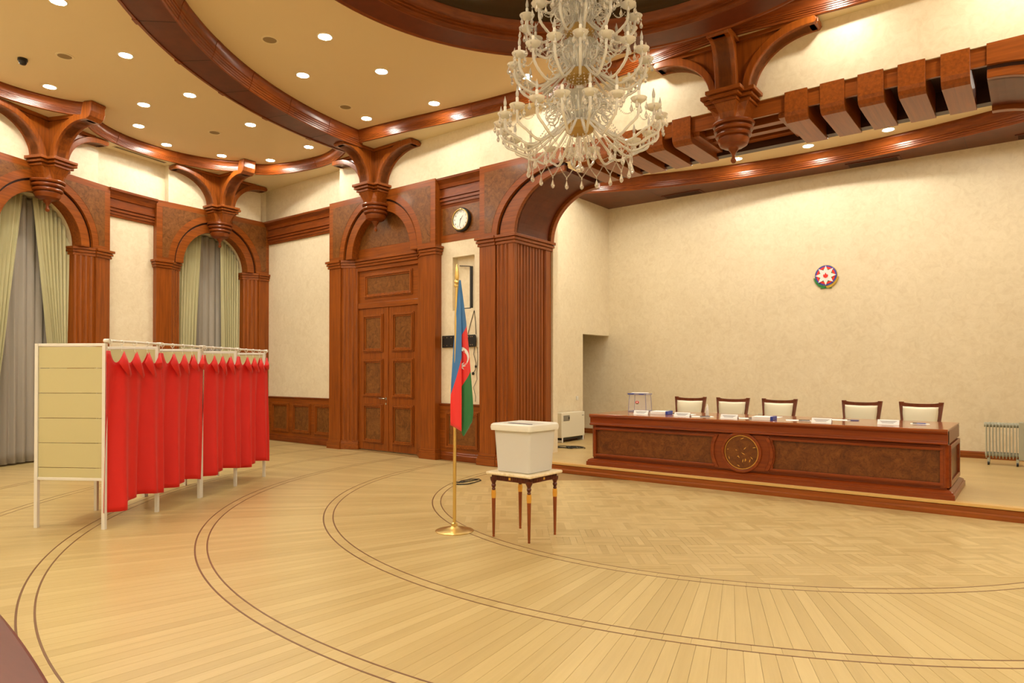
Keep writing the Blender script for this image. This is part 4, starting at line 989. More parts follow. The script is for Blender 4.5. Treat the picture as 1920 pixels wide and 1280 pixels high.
MB().lathe([(0.014, 0.10), (0.014, 0.13), (0.008, 0.14), (0.007, 0.165), (0.001, 0.168)], 16).build('bottle_cap', WHITEP, bt, smooth=True)

# ------------------------------------------------------------------ radiators, convector, cables, switch
def make_radiator():
    r = empty('oil_radiator')
    fin = MB().prism([(-0.065, 0.13), (-0.05, 0.10), (0.05, 0.10), (0.065, 0.13), (0.065, 0.60), (0.045, 0.64), (-0.045, 0.64), (-0.065, 0.60)], -0.006, 0.006, 'yz').mesh('fin', RADI)
    for i in range(10): inst(fin, 'fin', r, (-0.19+i*0.041, 0, 0))
    MB().tube([(-0.215, 0, 0.60), (0.205, 0, 0.60)], 0.036, 12).build('top_header', RADI, r, smooth=True); MB().tube([(-0.205, 0, 0.16), (0.205, 0, 0.16)], 0.034, 12).build('bottom_header', RADI, r, smooth=True)
    MB().prism([(-0.075, 0.09), (0.075, 0.09), (0.075, 0.60), (0.04, 0.655), (-0.075, 0.655)], 0.205, 0.275, 'yz').build('control_box', RADI, r, bev=0.01)
    MB().prism([(0.02*cos(i*pi/6), 0.48+0.02*sin(i*pi/6)) for i in range(12)], 0.275, 0.29, 'yz').build('dial', BLACKP, r)
    for x in (-0.16, 0.19):
        for y in (-0.07, 0.07):
            w = MB().tube([(x-0.012, y, 0.028), (x+0.012, y, 0.028)], 0.028, 14).build('caster', BLACKP, r, smooth=True)
            MB().box(x-0.016, x+0.016, y-0.012, y+0.012, 0.045, 0.10).build('caster_fork', RADI, w)
    return r
rd = make_radiator()
for i, (x, y, lb) in enumerate([(-0.44, 12.52, 'grey-green oil radiator on casters right of the desk'), (-5.93, 12.3, 'oil radiator behind the desk beside the clear ballot box'), (-4.13, 12.2, 'oil radiator behind the desk left of the middle chair')]):
    r = rd if i == 0 else copy_tree(rd); r.location = (x, y, SZ); tag(r, lb, 'radiator', 'oil radiators on the stage')
hc = tag(empty('convector_heater', (-7.60, 11.55, SZ)), 'white wall convector heater beside the stage doorway', 'heater')
MB().box(0.03, 0.18, -0.43, 0.43, 0.09, 0.585).build('heater_case', plain('heater_cream', (226, 220, 200), 0.4), hc, bev=0.012)
MB().box(0.18, 0.184, -0.36, -0.14, 0.42, 0.53).build('heater_grille', GREYM, hc); MB().box(0.183, 0.192, -0.18, -0.15, 0.45, 0.50).build('heater_knob', BLACKP, hc, bev=0.003)
MB().box(0.18, 0.183, 0.33, 0.40, 0.50, 0.515).build('heater_badge', GREYM, hc); MB().box(0.04, 0.165, -0.41, 0.41, 0.045, 0.09).build('heater_intake', BLACKP, hc)
for y in (-0.40, 0.37): MB().box(0.03, 0.18, y, y+0.03, 0.0, 0.1).build('heater_foot', WHITEP, hc, bev=0.004)
sw = tag(empty('light_switch', (-7.6, 11.97, 1.0)), 'small white switch on the wall above the convector heater', 'switch')
MB().box(0, 0.012, -0.04, 0.04, -0.04, 0.04).build('switch_plate', WHITEP, sw, bev=0.004); MB().box(0.012, 0.018, -0.022, 0.022, -0.022, 0.022).build('switch_rocker', WHITEP, sw, bev=0.003)
def coil(x, y, z, n, rx, ry, seed, r=0.006):
    q = random.Random(seed); P = []
    for i in range(n*14):
        a = 2*pi*i/14; k = i/(n*14)
        P.append((x+rx*(0.6+0.4*sin(a*0.37+seed))*cos(a)+0.05*sin(k*9), y+ry*(0.65+0.35*cos(a*0.29))*sin(a), z+r+0.012*abs(sin(a*0.5+k*7))))
    return P
o = MB().tube(coil(-6.78, 10.5, SZ, 4, 0.28, 0.17, 2)+[(-6.98, 10.35, SZ+0.007), (-7.02, 10.2, SZ+0.007), (-7.1, 10.0, SZ+0.007)], 0.007, 6).build('cable_coil', BLACKP, smooth=True); tag(o, 'tangled grey power cable on the stage below the convector heater', 'cable')
o = MB().tube([(-6.33, 7.33, 0.008), (-6.36, 7.12, 0.008), (-6.42, 6.98, 0.008), (-6.39, 6.88, 0.008), (-6.27, 6.86, 0.008), (-6.19, 6.95, 0.008), (-6.19, 7.1, 0.012), (-6.24, 7.3, 0.012), (-6.32, 7.36, 0.014), (-6.4, 7.28, 0.016), (-6.42, 7.08, 0.016), (-6.36, 6.96, 0.018), (-6.3, 6.98, 0.018), (-6.3, 7.1, 0.02)], 0.007, 6).build('power_cord', BLACKP, smooth=True)
tag(o, 'black power cord looped on the hall floor behind the flag stand', 'cable')

# ------------------------------------------------------------------ emblem, clock, wall bracket
E0 = empty('state_emblem', (CX-0.01, 13.3, 3.31)); tag(E0, 'round coloured emblem with a white eight-pointed star on the stage back wall', 'emblem')
def disc(r, y0, y1, name, mat, par=E0, c=(0, 0)):
    return MB().prism([(c[0]+r*cos(2*pi*i/48), c[1]+r*sin(2*pi*i/48)) for i in range(48)], y0, y1, 'xz').build(name, mat, par)
EB = plain('emblem_blue', (62, 70, 170), 0.5); ER = plain('emblem_bright_red', (226, 50, 40), 0.5); EG = plain('emblem_leaf_green', (40, 130, 60), 0.5); EY = plain('emblem_gold', (206, 170, 60), 0.45, 0.3)
disc(0.192, -0.02, 0, 'gold_rim', EY); disc(0.185, -0.026, -0.002, 'blue_ring', EB); disc(0.158, -0.03, -0.003, 'red_ring', ER); disc(0.118, -0.034, -0.004, 'green_ring', EG)
MB().prism([((0.178 if i % 2 == 0 else 0.098)*cos(pi/2+i*pi/8), (0.178 if i % 2 == 0 else 0.098)*sin(pi/2+i*pi/8)) for i in range(16)], -0.04, -0.006, 'xz').build('white_star', PAPER, E0)
fl_ = MB()
fl_.prism([(0.0, -0.05), (0.035, -0.03), (0.042, 0.0), (0.025, 0.025), (0.022, 0.005), (0.008, 0.03), (0.0, 0.055), (-0.01, 0.03), (-0.02, 0.005), (-0.03, 0.028), (-0.043, 0.0), (-0.035, -0.03)], -0.046, -0.008, 'xz'); fl_.build('flame', ER, E0)
for sg, mt, nm in ((-1, EG, 'oak_branch'), (1, EY, 'wheat_branch')):
    w = MB()
    for i in range(12):
        a = -pi/2+sg*(0.10+i*0.105); r = 0.212-0.002*i; x, z = r*cos(a), r*sin(a); b = a+sg*0.9; l, q = 0.042, 0.016
        w.prism([(x-l*cos(b), z-l*sin(b)), (x+q*sin(b), z-q*cos(b)), (x+l*cos(b), z+l*sin(b)), (x-q*sin(b), z+q*cos(b))], -0.022+0.001*(i % 3), 0, 'xz')
    w.build(nm, mt, E0)
MB().prism([(-0.1, -0.235), (0.1, -0.235), (0.075, -0.215), (-0.075, -0.215)], -0.018, 0, 'xz').build('branch_tie', EG, E0)

ck = tag(empty('wall_clock', (-7.885, 8.728, 4.185)), 'round white-faced wall clock with a black case and gold rim', 'clock')
def lathe_y(prof, n=40):
    mb = MB(); k = len(prof)
    v = [(r*cos(2*pi*i/n), y, r*sin(2*pi*i/n)) for i in range(n) for r, y in prof]
    f = [(i*k+q, ((i+1) % n)*k+q, ((i+1) % n)*k+q+1, i*k+q+1) for i in range(n) for q in range(k-1)]
    mb.add(v, f); return mb
lathe_y([(0.205, 0), (0.212, -0.03), (0.20, -0.06), (0.178, -0.062)]).build('clock_case', BLACKP, ck, smooth=True)
lathe_y([(0.186, -0.058), (0.186, -0.072), (0.176, -0.075), (0.168, -0.066)]).build('clock_rim', GOLD, ck, smooth=True)
face = lathe_y([(0.172, -0.05), (0.0005, -0.05)]).build('clock_face', PAPER, ck)
def text_mesh(txt, size):
    cu = bpy.data.curves.new('t', 'FONT'); cu.body = txt; cu.size = size; cu.align_x = 'CENTER'; cu.align_y = 'CENTER'; cu.extrude = 0.0005
    o = bpy.data.objects.new('t', cu); COL.objects.link(o); dg = bpy.context.evaluated_depsgraph_get(); dg.update()
    me = bpy.data.meshes.new_from_object(o.evaluated_get(dg)); bpy.data.objects.remove(o); me.materials.clear(); me.materials.append(BLACK); return me
for h_ in range(1, 13):
    a = pi/2-h_*pi/6; inst(text_mesh(str(h_), 0.042), 'numeral', face, (0.138*cos(a), -0.0515, 0.138*sin(a)), (pi/2, 0, 0))
def hand(ang, L, w, name, y):
    a = pi/2-ang; MB().prism([(-0.02*cos(a)-w*sin(a), -0.02*sin(a)+w*cos(a)), (-0.02*cos(a)+w*sin(a), -0.02*sin(a)-w*cos(a)), (L*cos(a)+w*0.4*sin(a), L*sin(a)-w*0.4*cos(a)), (L*cos(a)-w*0.4*sin(a), L*sin(a)+w*0.4*cos(a))], y-0.001, y, 'xz').build(name, BLACK, face)
hand(rad(42), 0.085, 0.006, 'hour_hand', -0.053); hand(rad(192), 0.125, 0.004, 'minute_hand', -0.055)
tv = tag(empty('screen_mount', (-7.955, 8.74, 2.08)), 'black perforated metal screen mount on the wall behind the flag', 'bracket')
MB().box(-0.40, 0.36, -0.03, 0, -0.105, 0.105).build('mount_plate', BLACK, tv, bev=0.004); MB().box(0.20, 0.40, -0.05, -0.03, -0.10, 0.09).build('mount_slider', BLACK, tv, bev=0.003)
for x in (-0.36, -0.28, -0.18, 0.1, 0.16, 0.24, 0.29, 0.33):
    for z in (-0.07, 0.07): MB().box(x-0.008, x+0.008, -0.053 if x > 0.2 else -0.033, -0.03, z-0.008, z+0.008).build('mount_bolt', CHROME, tv)
wf = tag(empty('niche_bracket', (-7.88, 8.80, 2.65)), 'thin black rectangular bracket hanging in the wall niche', 'bracket')
MB().box(0.145, 0.195, -0.05, -0.02, 0.0, 0.72).build('bracket_post', BLACK, wf, bev=0.003)
MB().tube([(0.15, -0.03, 0.72), (-0.16, 0.03, 0.765)], 0.008, 6).build('bracket_arm', BLACK, wf); MB().tube([(0.15, -0.03, 0.0), (-0.13, 0.03, 0.01)], 0.008, 6).build('bracket_arm', BLACK, wf)
for P, lb in (([(-7.62, 8.735, 2.60), (-7.70, 8.73, 2.38), (-7.76, 8.728, 2.19)], 'thin black cable slanting from the niche to the screen mount'),
              ([(-7.62, 8.735, 2.60), (-7.59, 8.73, 2.4), (-7.575, 8.728, 2.19)], 'thin black cable dropping straight from the niche to the screen mount'),
              ([(-7.60, 8.72, 1.97), (-7.62, 8.722, 1.85), (-7.57, 8.724, 1.7), (-7.585, 8.722, 1.58), (-7.63, 8.722, 1.53)], 'black cable with a plug dangling under the screen mount'),
              ([(-7.545, 8.735, 1.97), (-7.54, 8.735, 1.75), (-7.565, 8.735, 1.5), (-7.55, 8.726, 1.42), (-7.63, 8.726, 1.28), (-7.58, 8.726, 1.12), (-7.59, 8.728, 1.04)], 'thin loose wire hanging lowest under the screen mount')):
    th = 0.005 if 'loose' not in lb else 0.0035
    o = MB().tube(smooth_path3(P) if False else P, th, 6)
    if 'plug' in lb: o.sphere((-7.575, 8.722, 1.64), 0.018, 8, 5, 1.4); o.sphere((-7.635, 8.722, 1.52), 0.024, 8, 5, 1.2)
    tag(o.build('hanging_cable', BLACKP, smooth=True), lb, 'cable', 'cables hanging on the wall')

# ------------------------------------------------------------------ flag on stand
fg = tag(empty('flag_stand', (-4.497, 4.864, 0), YAW), 'blue red and green flag with crescent and star on a brass stand', 'flag')
MB().lathe([(0.001, 0), (0.185, 0.0), (0.187, 0.006), (0.16, 0.016), (0.09, 0.032), (0.04, 0.042), (0.03, 0.05), (0.03, 0.075), (0.02, 0.085)], 40).build('stand_base', GOLD, fg, smooth=True)
MB().tube([(0, 0, 0.05), (0.003, 0, 1.2), (0.022, 0, 2.38)], 0.0165, 14).build('flag_pole', GOLD, fg, smooth=True)
MB().lathe([(0.017, 2.375), (0.026, 2.38), (0.026, 2.40), (0.02, 2.41), (0.026, 2.42), (0.026, 2.435), (0.018, 2.45), (0.022, 2.48), (0.016, 2.55), (0.006, 2.60), (0.001, 2.605)], 16, (0.022, 0, 0)).build('pole_finial', GOLD, fg, smooth=True)
def interp(T, z):
    T = sorted(T)
    if z <= T[0][0]: return T[0][1]
    for (a, x), (b, y) in zip(T, T[1:]):
        if z <= b: return x+(y-x)*(z-a)/(b-a)
    return T[-1][1]
LE = [(2.44, .045), (2.05, .010), (1.79, -.012), (1.43, -.034), (1.22, -.041), (1.03, -.040)]
ME = [(2.44, .057), (1.95, .073), (1.4, .074), (0.93, .074)]
RE = [(2.44, .062), (2.05, .11), (1.79, .135), (1.53, .156), (1.27, .177), (1.14, .182), (1.0, .16), (0.92, .12)]
def flagpt(piece, u, v, off=0.0):
    if piece == 0:
        zb = 1.03-0.055*u; z = zb+(2.44-zb)*v; x = interp(LE, z)+(interp(ME, z)+0.0-interp(LE, z))*u
        s = min(1, (2.44-z)*1.6); y = 0.02*s-0.065*s*u+0.012*s*sin(u*4.2+0.6)
    else:
        zb = 0.985-0.06*sin(pi*min(u*1.15, 1))+0.14*max(0, u-0.45)**1.2; z = zb+(2.44-zb)*v; x = interp(ME, z)-0.012*(1-u)+(interp(RE, z)-interp(ME, z)+0.012*(1-u))*u
        s = min(1, (2.44-z)*1.6); y = -0.012*s+0.05*s*u+0.018*s*sin(u*5.5+2.4)
    return (x, y-0.03-off, z)
mb = MB(); nu, nv = 14, 40; uvs = []
for piece in (0, 1):
    mb.grid(lambda u, v: flagpt(piece, u, v), nu, nv)
me = mb.mesh('flag_cloth', RED)
uvl = me.uv_layers.new(name='UVMap')
def band(i):
    piece = i // ((nu+1)*(nv+1)); k = i % ((nu+1)*(nv+1)); u, v = (k % (nu+1))/nu, (k//(nu+1))/nv; z = flagpt(piece, u, v)[2]
    if piece == 0: return 2+(z-(1.32+0.353*u))/0.9
    zb2, zb1 = 1.886+0.115*u, 1.388+0.165*u
    return 1+(z-zb1)/(zb2-zb1)
for lp in me.loops: uvl.data[lp.index].uv = (0.5, min(max(band(lp.vertex_index)/3, 0.001), 0.999))
m, nt, b = newmat('flag_cloth'); uvn = nt.nodes.new('ShaderNodeUVMap'); sx = nt.nodes.new('ShaderNodeSeparateXYZ'); nt.links.new(uvn.outputs[0], sx.inputs[0])
r = ramp(nt, [(0.0, lin((28, 112, 56))), (1/3, lin((226, 36, 36))), (2/3, lin((44, 112, 178)))]); r.color_ramp.interpolation = 'CONSTANT'
nt.links.new(sx.outputs['Y'], r.inputs[0]); nt.links.new(r.outputs[0], b.inputs['Base Color']); b.inputs['Roughness'].default_value = 0.5; b.inputs['Sheen Weight'].default_value = 0.2
me.materials.clear(); me.materials.append(m)
for p in me.polygons: p.use_smooth = True
fc = inst(me, 'flag_cloth', fg); s = fc.modifiers.new('solid', 'SOLIDIFY'); s.thickness = 0.003
def flagpoly(P, name):
    # P in pixels of the photo near the flag -> local x, z -> mapped on the right fold
    out = []
    for px, py in P:
        x, z = (px-852)/192, 1.55+(696.6-py)/192
        a, c = interp(ME, z)-0.0, interp(RE, z); u = min(max((x-a)/(c-a), 0.0), 1.0); zb = 0.985-0.06*sin(pi*min(u*1.15, 1))+0.14*max(0, u-0.45)**1.2
        q = flagpt(1, u, (z-zb)/(2.44-zb), 0.012); out.append((q[0], q[1], q[2]))
    n = len(out); mb = MB(); mb.add(out+[(x, y-0.001, z) for x, y, z in out], [tuple(range(n)), tuple(range(2*n-1, n-1, -1))]+[(i, (i+1) % n, n+(i+1) % n, n+i) for i in range(n)])
    mb.build(name, PAPER, fc)
co = [(866+13*cos(t), 669-18.5*sin(t)) for t in [rad(88-i*13) for i in range(13)]]; ci = [(864+12.4*cos(t), 672-15*sin(t)) for t in [rad(86-i*13) for i in range(13)]]
flagpoly(co+ci[::-1], 'crescent')
star = [(866+(9.5 if i % 2 == 0 else 4.2)*cos(rad(-90+22.5*i))*0.85, 686+(10 if i % 2 == 0 else 4.6)*sin(rad(-90+22.5*i))) for i in range(9)]
flagpoly(star, 'star')

# ------------------------------------------------------------------ side table with the white ballot box
TC = (-3.848, 5.135)
tb = tag(empty('side_table', (TC[0], TC[1], 0)), 'square marble-topped side table on slender gilt-collared legs', 'table')
MB().box(-0.262, 0.262, -0.262, 0.262, 0.588, 0.615).build('marble_top', MARBLE, tb, bev=0.01)
ap = MB(); ap.box(-0.215, 0.215, -0.225, -0.195, 0.535, 0.588); ap.box(-0.215, 0.215, 0.195, 0.225, 0.535, 0.588); ap.box(-0.225, -0.195, -0.215, 0.215, 0.535, 0.588); ap.box(0.195, 0.225, -0.215, 0.215, 0.535, 0.588)
ap = ap.build('apron', TABLED, tb, bev=0.003)
for i in range(4):
    k = MB().box(-0.012, 0.012, -0.231, -0.224, 0.55, 0.574).build('gilt_boss', GILT, ap, rot=(0, 0, i*pi/2), bev=0.003)
    fr = MB()
    for j in range(-8, 9):
        if abs(j) > 1: fr.box(j*0.021-0.006, j*0.021+0.006, -0.229, -0.224, 0.542, 0.58)
    fr.build('apron_fluting', TABLED, ap, rot=(0, 0, i*pi/2))['kind'] = 'stuff'
legm = MB().lathe([(0.001, 0), (0.011, 0.0), (0.012, 0.012), (0.010, 0.02), (0.012, 0.024), (0.019, 0.36), (0.019, 0.365)], 16).mesh('leg', TABLEW, True)
colm = MB()
for i in range(10): colm.tube([(0.014*cos(i*pi/5), 0.014*sin(i*pi/5), 0.362), (0.0165*cos(i*pi/5), 0.0165*sin(i*pi/5), 0.40), (0.014*cos(i*pi/5), 0.014*sin(i*pi/5), 0.438)], 0.0058, 6)
colm = colm.mesh('gilt_collar', GILT, True)
capm = MB().lathe([(0.013, 0.436), (0.018, 0.448), (0.013, 0.46), (0.02, 0.475), (0.022, 0.485), (0.016, 0.497), (0.022, 0.515), (0.03, 0.53), (0.033, 0.545), (0.033, 0.56)], 16).mesh('leg_capital', TABLED, True)
for sx in (-1, 1):
    for sy in (-1, 1):
        l = inst(legm, 'leg', tb, (sx*0.207, sy*0.207, 0)); inst(colm, 'gilt_collar', l); inst(capm, 'leg_capital', l)
bx = tag(empty('ballot_box', (TC[0]+0.005, TC[1], 0.616)), 'large white translucent plastic ballot box on the side table', 'ballot box')
def rsq(h, r, n=5): return [(sx*(h-r)+r*cos(a0+pi/2*i/n), sy*(h-r)+r*sin(a0+pi/2*i/n)) for sx, sy, a0 in ((1, 1, 0), (-1, 1, pi/2), (-1, -1, pi), (1, -1, 3*pi/2)) for i in range(n+1)]
def loft(secs, mat, name, par, cap0=True, cap1=True):
    mb = MB(); n = len(secs[0][0]); v = []
    for P, z in secs: v += [(x, y, z) for x, y in P]
    f = [(k*n+i, k*n+(i+1) % n, (k+1)*n+(i+1) % n, (k+1)*n+i) for k in range(len(secs)-1) for i in range(n)]
    if cap0: f.append(tuple(range(n))[::-1])
    if cap1: f.append(tuple(range((len(secs)-1)*n, len(secs)*n)))
    mb.add(v, f); return mb.build(name, mat, par, smooth=True)
loft([(rsq(0.182, 0.03), 0.0), (rsq(0.19, 0.03), 0.008), (rsq(0.212, 0.032), 0.395), (rsq(0.208, 0.03), 0.395), (rsq(0.186, 0.028), 0.012)], PLAST, 'box_body', bx)
loft([(rsq(0.214, 0.03), 0.385), (rsq(0.236, 0.03), 0.388), (rsq(0.24, 0.03), 0.415), (rsq(0.236, 0.03), 0.44), (rsq(0.222, 0.03), 0.452), (rsq(0.205, 0.03), 0.45), (rsq(0.20, 0.03), 0.444)], PLASTL, 'box_lid', bx)
MB().prism([(-0.16, -0.02), (0.13, -0.02), (0.15, 0.0), (0.13, 0.02), (-0.14, 0.02)], 0.4445, 0.4465, 'xy').build('ballot_slot', plain('slot_dark', (86, 80, 96), 0.6), bx, rot=(0, 0, rad(-8)), loc=(0.0, -0.06, 0))
MB().tube([(-0.25, -0.02, 0.40), (-0.25, 0.02, 0.40)], 0.012, 8).build('lid_clip', PLASTL, bx, smooth=True); MB().tube([(-0.02, 0.25, 0.40), (0.02, 0.25, 0.40)], 0.012, 8).build('lid_clip', PLASTL, bx, smooth=True)

# ------------------------------------------------------------------ voting booths
BO = (-7.263, 2.795); BR = atan2(0.849, -0.529)
PW, BD = 0.83, 0.72
ZB = [1.80, 1.585, 1.338, 1.09, 0.845, 0.60, 0.50]
post = MB().box(-0.017, 0.017, -0.017, 0.017, 0, 1.83).mesh('post', WHITE_AL)
slat_side = {}; slat_back = {}
for a, b_ in zip(ZB, ZB[1:]):
    slat_side[a] = MB().box(-0.006, 0.006, 0.02, BD-0.02, b_+0.003, a-0.003).mesh('panel_slat', CREAM_PANEL); slat_back[a] = MB().box(0.02, PW-0.02, BD-0.006, BD+0.006, b_+0.003, a-0.003).mesh('panel_slat', CREAM_PANEL)
for u_ in (0, 1):
    bt = tag(empty('voting_booth', (BO[0]+u_*(2*PW+0.036)*cos(BR), BO[1]+u_*(2*PW+0.036)*sin(BR), 0), BR), ('double voting booth of cream slats nearer the camera' if u_ == 0 else 'double voting booth of cream slats farther from the camera, by the corner'), 'voting booth', 'double voting booths')
    for i in range(3):
        for y in (0, BD): inst(post, 'post', bt, (i*PW, y, 0))
        [MB().box(i*PW-0.012, i*PW+0.012, 0.0, BD, z_, z_+0.028).build('side_rail', WHITE_AL, bt, bev=0.003) for z_ in (1.802, 0.475)]
        for a in ZB[:-1]: inst(slat_side[a], 'panel_slat', bt, (i*PW, 0, 0))
    for i in range(2):
        [MB().box(i*PW, i*PW+PW, BD-0.012, BD+0.012, z_, z_+0.028).build('back_rail', WHITE_AL, bt, bev=0.003) for z_ in (1.802, 0.475)]
        for a in ZB[:-1]: inst(slat_back[a], 'panel_slat', bt, (i*PW, 0, 0))
        MB().box(i*PW+0.02, i*PW+PW-0.02, 0.38, BD-0.01, 0.82, 0.84).build('writing_shelf', CREAM_PANEL, bt)
    MB().tube([(-0.02, -0.035, 1.855), (2*PW+0.02, -0.035, 1.855)], 0.013, 10).build('curtain_rod', WHITE_AL, bt, smooth=True)
    for i in range(3): MB().tube([(i*PW, 0.005, 1.855), (i*PW, -0.05, 1.855)], 0.02, 10).build('rod_bracket', WHITE_AL, bt, smooth=True)
ring_me = MB().tube([(0, 0.02*cos(t), 1.855-0.008+0.022*sin(t)) for t in [2*pi*i/14 for i in range(15)]]+[], 0.004, 6).tube([(0, 0.0, 1.828), (0, 0.004, 1.79), (0, 0, 1.757)], 0.0022, 5).mesh('curtain_ring', WHITEP, True)
cl = ['red booth curtain nearest the cream end panel', 'second red booth curtain from the near end', 'third red booth curtain from the near end', 'red booth curtain farthest from the camera']
for ci_ in range(4):
    x0 = ci_*PW+(0.036 if ci_ > 1 else 0)
    R = tag(empty('booth_curtain', (BO[0]+x0*cos(BR), BO[1]+x0*sin(BR), 0), BR), cl[ci_], 'curtain', 'red booth curtains')
    ph = [3.7, 3.2, 3.9, 3.4][ci_]; q = random.Random(ci_+5); kx = [0.025, 0.20, 0.40, 0.60, 0.79] if ci_ % 2 == 0 else [0.035, 0.22, 0.42, 0.61, 0.80]
    sh = 0.0
    def ztop(x):
        for a, b_ in zip(kx, kx[1:]):
            if a <= x <= b_:
                t_ = (x-a)/(b_-a); return 1.757-0.115*(sin(pi*t_)**0.8 if 0 < t_ < 1 else 0)
        return 1.757-0.5*min(abs(x-kx[0]), abs(x-kx[-1]))
    zbt = [0.235, 0.26, 0.27, 0.25][ci_]
    def cfn(u, v):
        x_lo = (-0.035, 0.002, -0.012, 0.002)[ci_]; x = x_lo+(PW-0.003-x_lo)*u; zt_ = ztop(min(max(x, kx[0]), kx[-1])); w = 1-v
        zb_ = zbt+0.018*sin(u*7+ph)+(-0.06 if (ci_ == 0 and u < 0.33) else 0.0)
        z = zb_+(zt_-zb_)*v
        A = 0.012+0.065*w**0.8
        y = -0.045-A*(0.6*sin(u*2*pi*1.8+ph+0.9*w)+0.42*sin(u*2*pi*3.7+ph*2+1.8*w+0.5*sin(3*w)))-0.02*w
        xx = x+0.015*w*sin(u*pi)*sin(u*6+ph)-(0.10*w*u**2 if ci_ == 1 else 0.0)
        return (xx, y, z)
    o = MB().grid(cfn, 72, 26).build('curtain_cloth', RED, R, smooth=True); s = o.modifiers.new('solid', 'SOLIDIFY'); s.thickness = 0.003
    for i, k in enumerate(kx):
        inst(ring_me, 'curtain_ring', R, (k, -0.035, 0))
        if i == 0: continue
        big = q.uniform(0.9, 1.25) if i < 4 else 0.8; lean = q.uniform(-0.02, 0.03) if i < 4 else -0.02
        L = [(0, 0.004, 0), (-0.05, -0.055, 0.2), (-0.10, -0.112, 0.35), (-0.075, -0.165, 0.7), (-0.03+lean, -0.21*big, 0.95), (0.012+lean, -0.235*big, 1.0), (0.04+lean*0.8, -0.205*big, 0.9), (0.03, -0.10, 0.5)]
        P = [(min(k+a, PW-0.005), -0.06-0.05*t_*(1 if i < 4 else 0.4), 1.757+b_) for a, b_, t_ in L]
        n = len(P); cxm = (k-0.02+lean*0.5, -0.105, 1.755-0.11)
        mb = MB(); mb.add(P+[cxm], [(j, (j+1) % n, n) for j in range(n)])
        f_ = mb.build('curtain_flap', RED, R, smooth=True); s = f_.modifiers.new('solid', 'SOLIDIFY'); s.thickness = 0.003

# ------------------------------------------------------------------ chandelier
CHX, CHY = DX, DY
cd = tag(empty('chandelier', (CHX, CHY, 3.2)), 'huge tiered crystal chandelier with unlit candle bulbs under the dome', 'chandelier')
Z0 = 3.2
def armpath(R, zb, zc_, dip):
    P = [(0.07, zb+0.02), (0.12, zb+0.05), (0.12+(R-0.12)*0.3, zb-dip*0.45), (0.12+(R-0.12)*0.58, zb-dip), (0.12+(R-0.12)*0.82, zb-dip*0.72), (R-0.01, zc_-0.10), (R, zc_)]
    q = smooth_path(P, 4); return [(x, 0, z) for x, z in q]
def drop_mesh(): return MB().octa((0, 0, -0.012), 0.006, 0.01).lathe([(0.001, -0.022), (0.008, -0.042), (0.011, -0.052), (0.007, -0.064), (0.001, -0.07)], 6).mesh('crystal_drop', CRYSTAL)
DROP = MB().octa((0, 0, -0.012), 0.008, 0.012).lathe([(0.001, -0.024), (0.010, -0.05), (0.015, -0.064), (0.010, -0.08), (0.001, -0.088)], 6).mesh('crystal_drop', CRYSTAL)
CUP = MB().lathe([(0.008, -0.014), (0.024, -0.01), (0.052, 0.008), (0.064, 0.028), (0.060, 0.029), (0.046, 0.013), (0.012, 0.002)], 16).mesh('drip_cup', CUPGLASS, True)
CND = MB().lathe([(0.012, 0.0), (0.012, 0.085), (0.008, 0.088)], 10).mesh('candle_sleeve', CANDLE, True)
BLB = MB().lathe([(0.007, 0.0), (0.012, 0.015), (0.0135, 0.03), (0.009, 0.055), (0.0035, 0.075), (0.001, 0.085)], 10).mesh('flame_bulb', BULB, True)
TIERS = [(20, 0.665, 3.60, 3.62, 0.18, 0.05), (17, 0.55, 4.04, 4.12, 0.13, 0.11), (14, 0.46, 4.41, 4.48, 0.11, 0.0), (10, 0.37, 4.74, 4.80, 0.09, 0.2)]
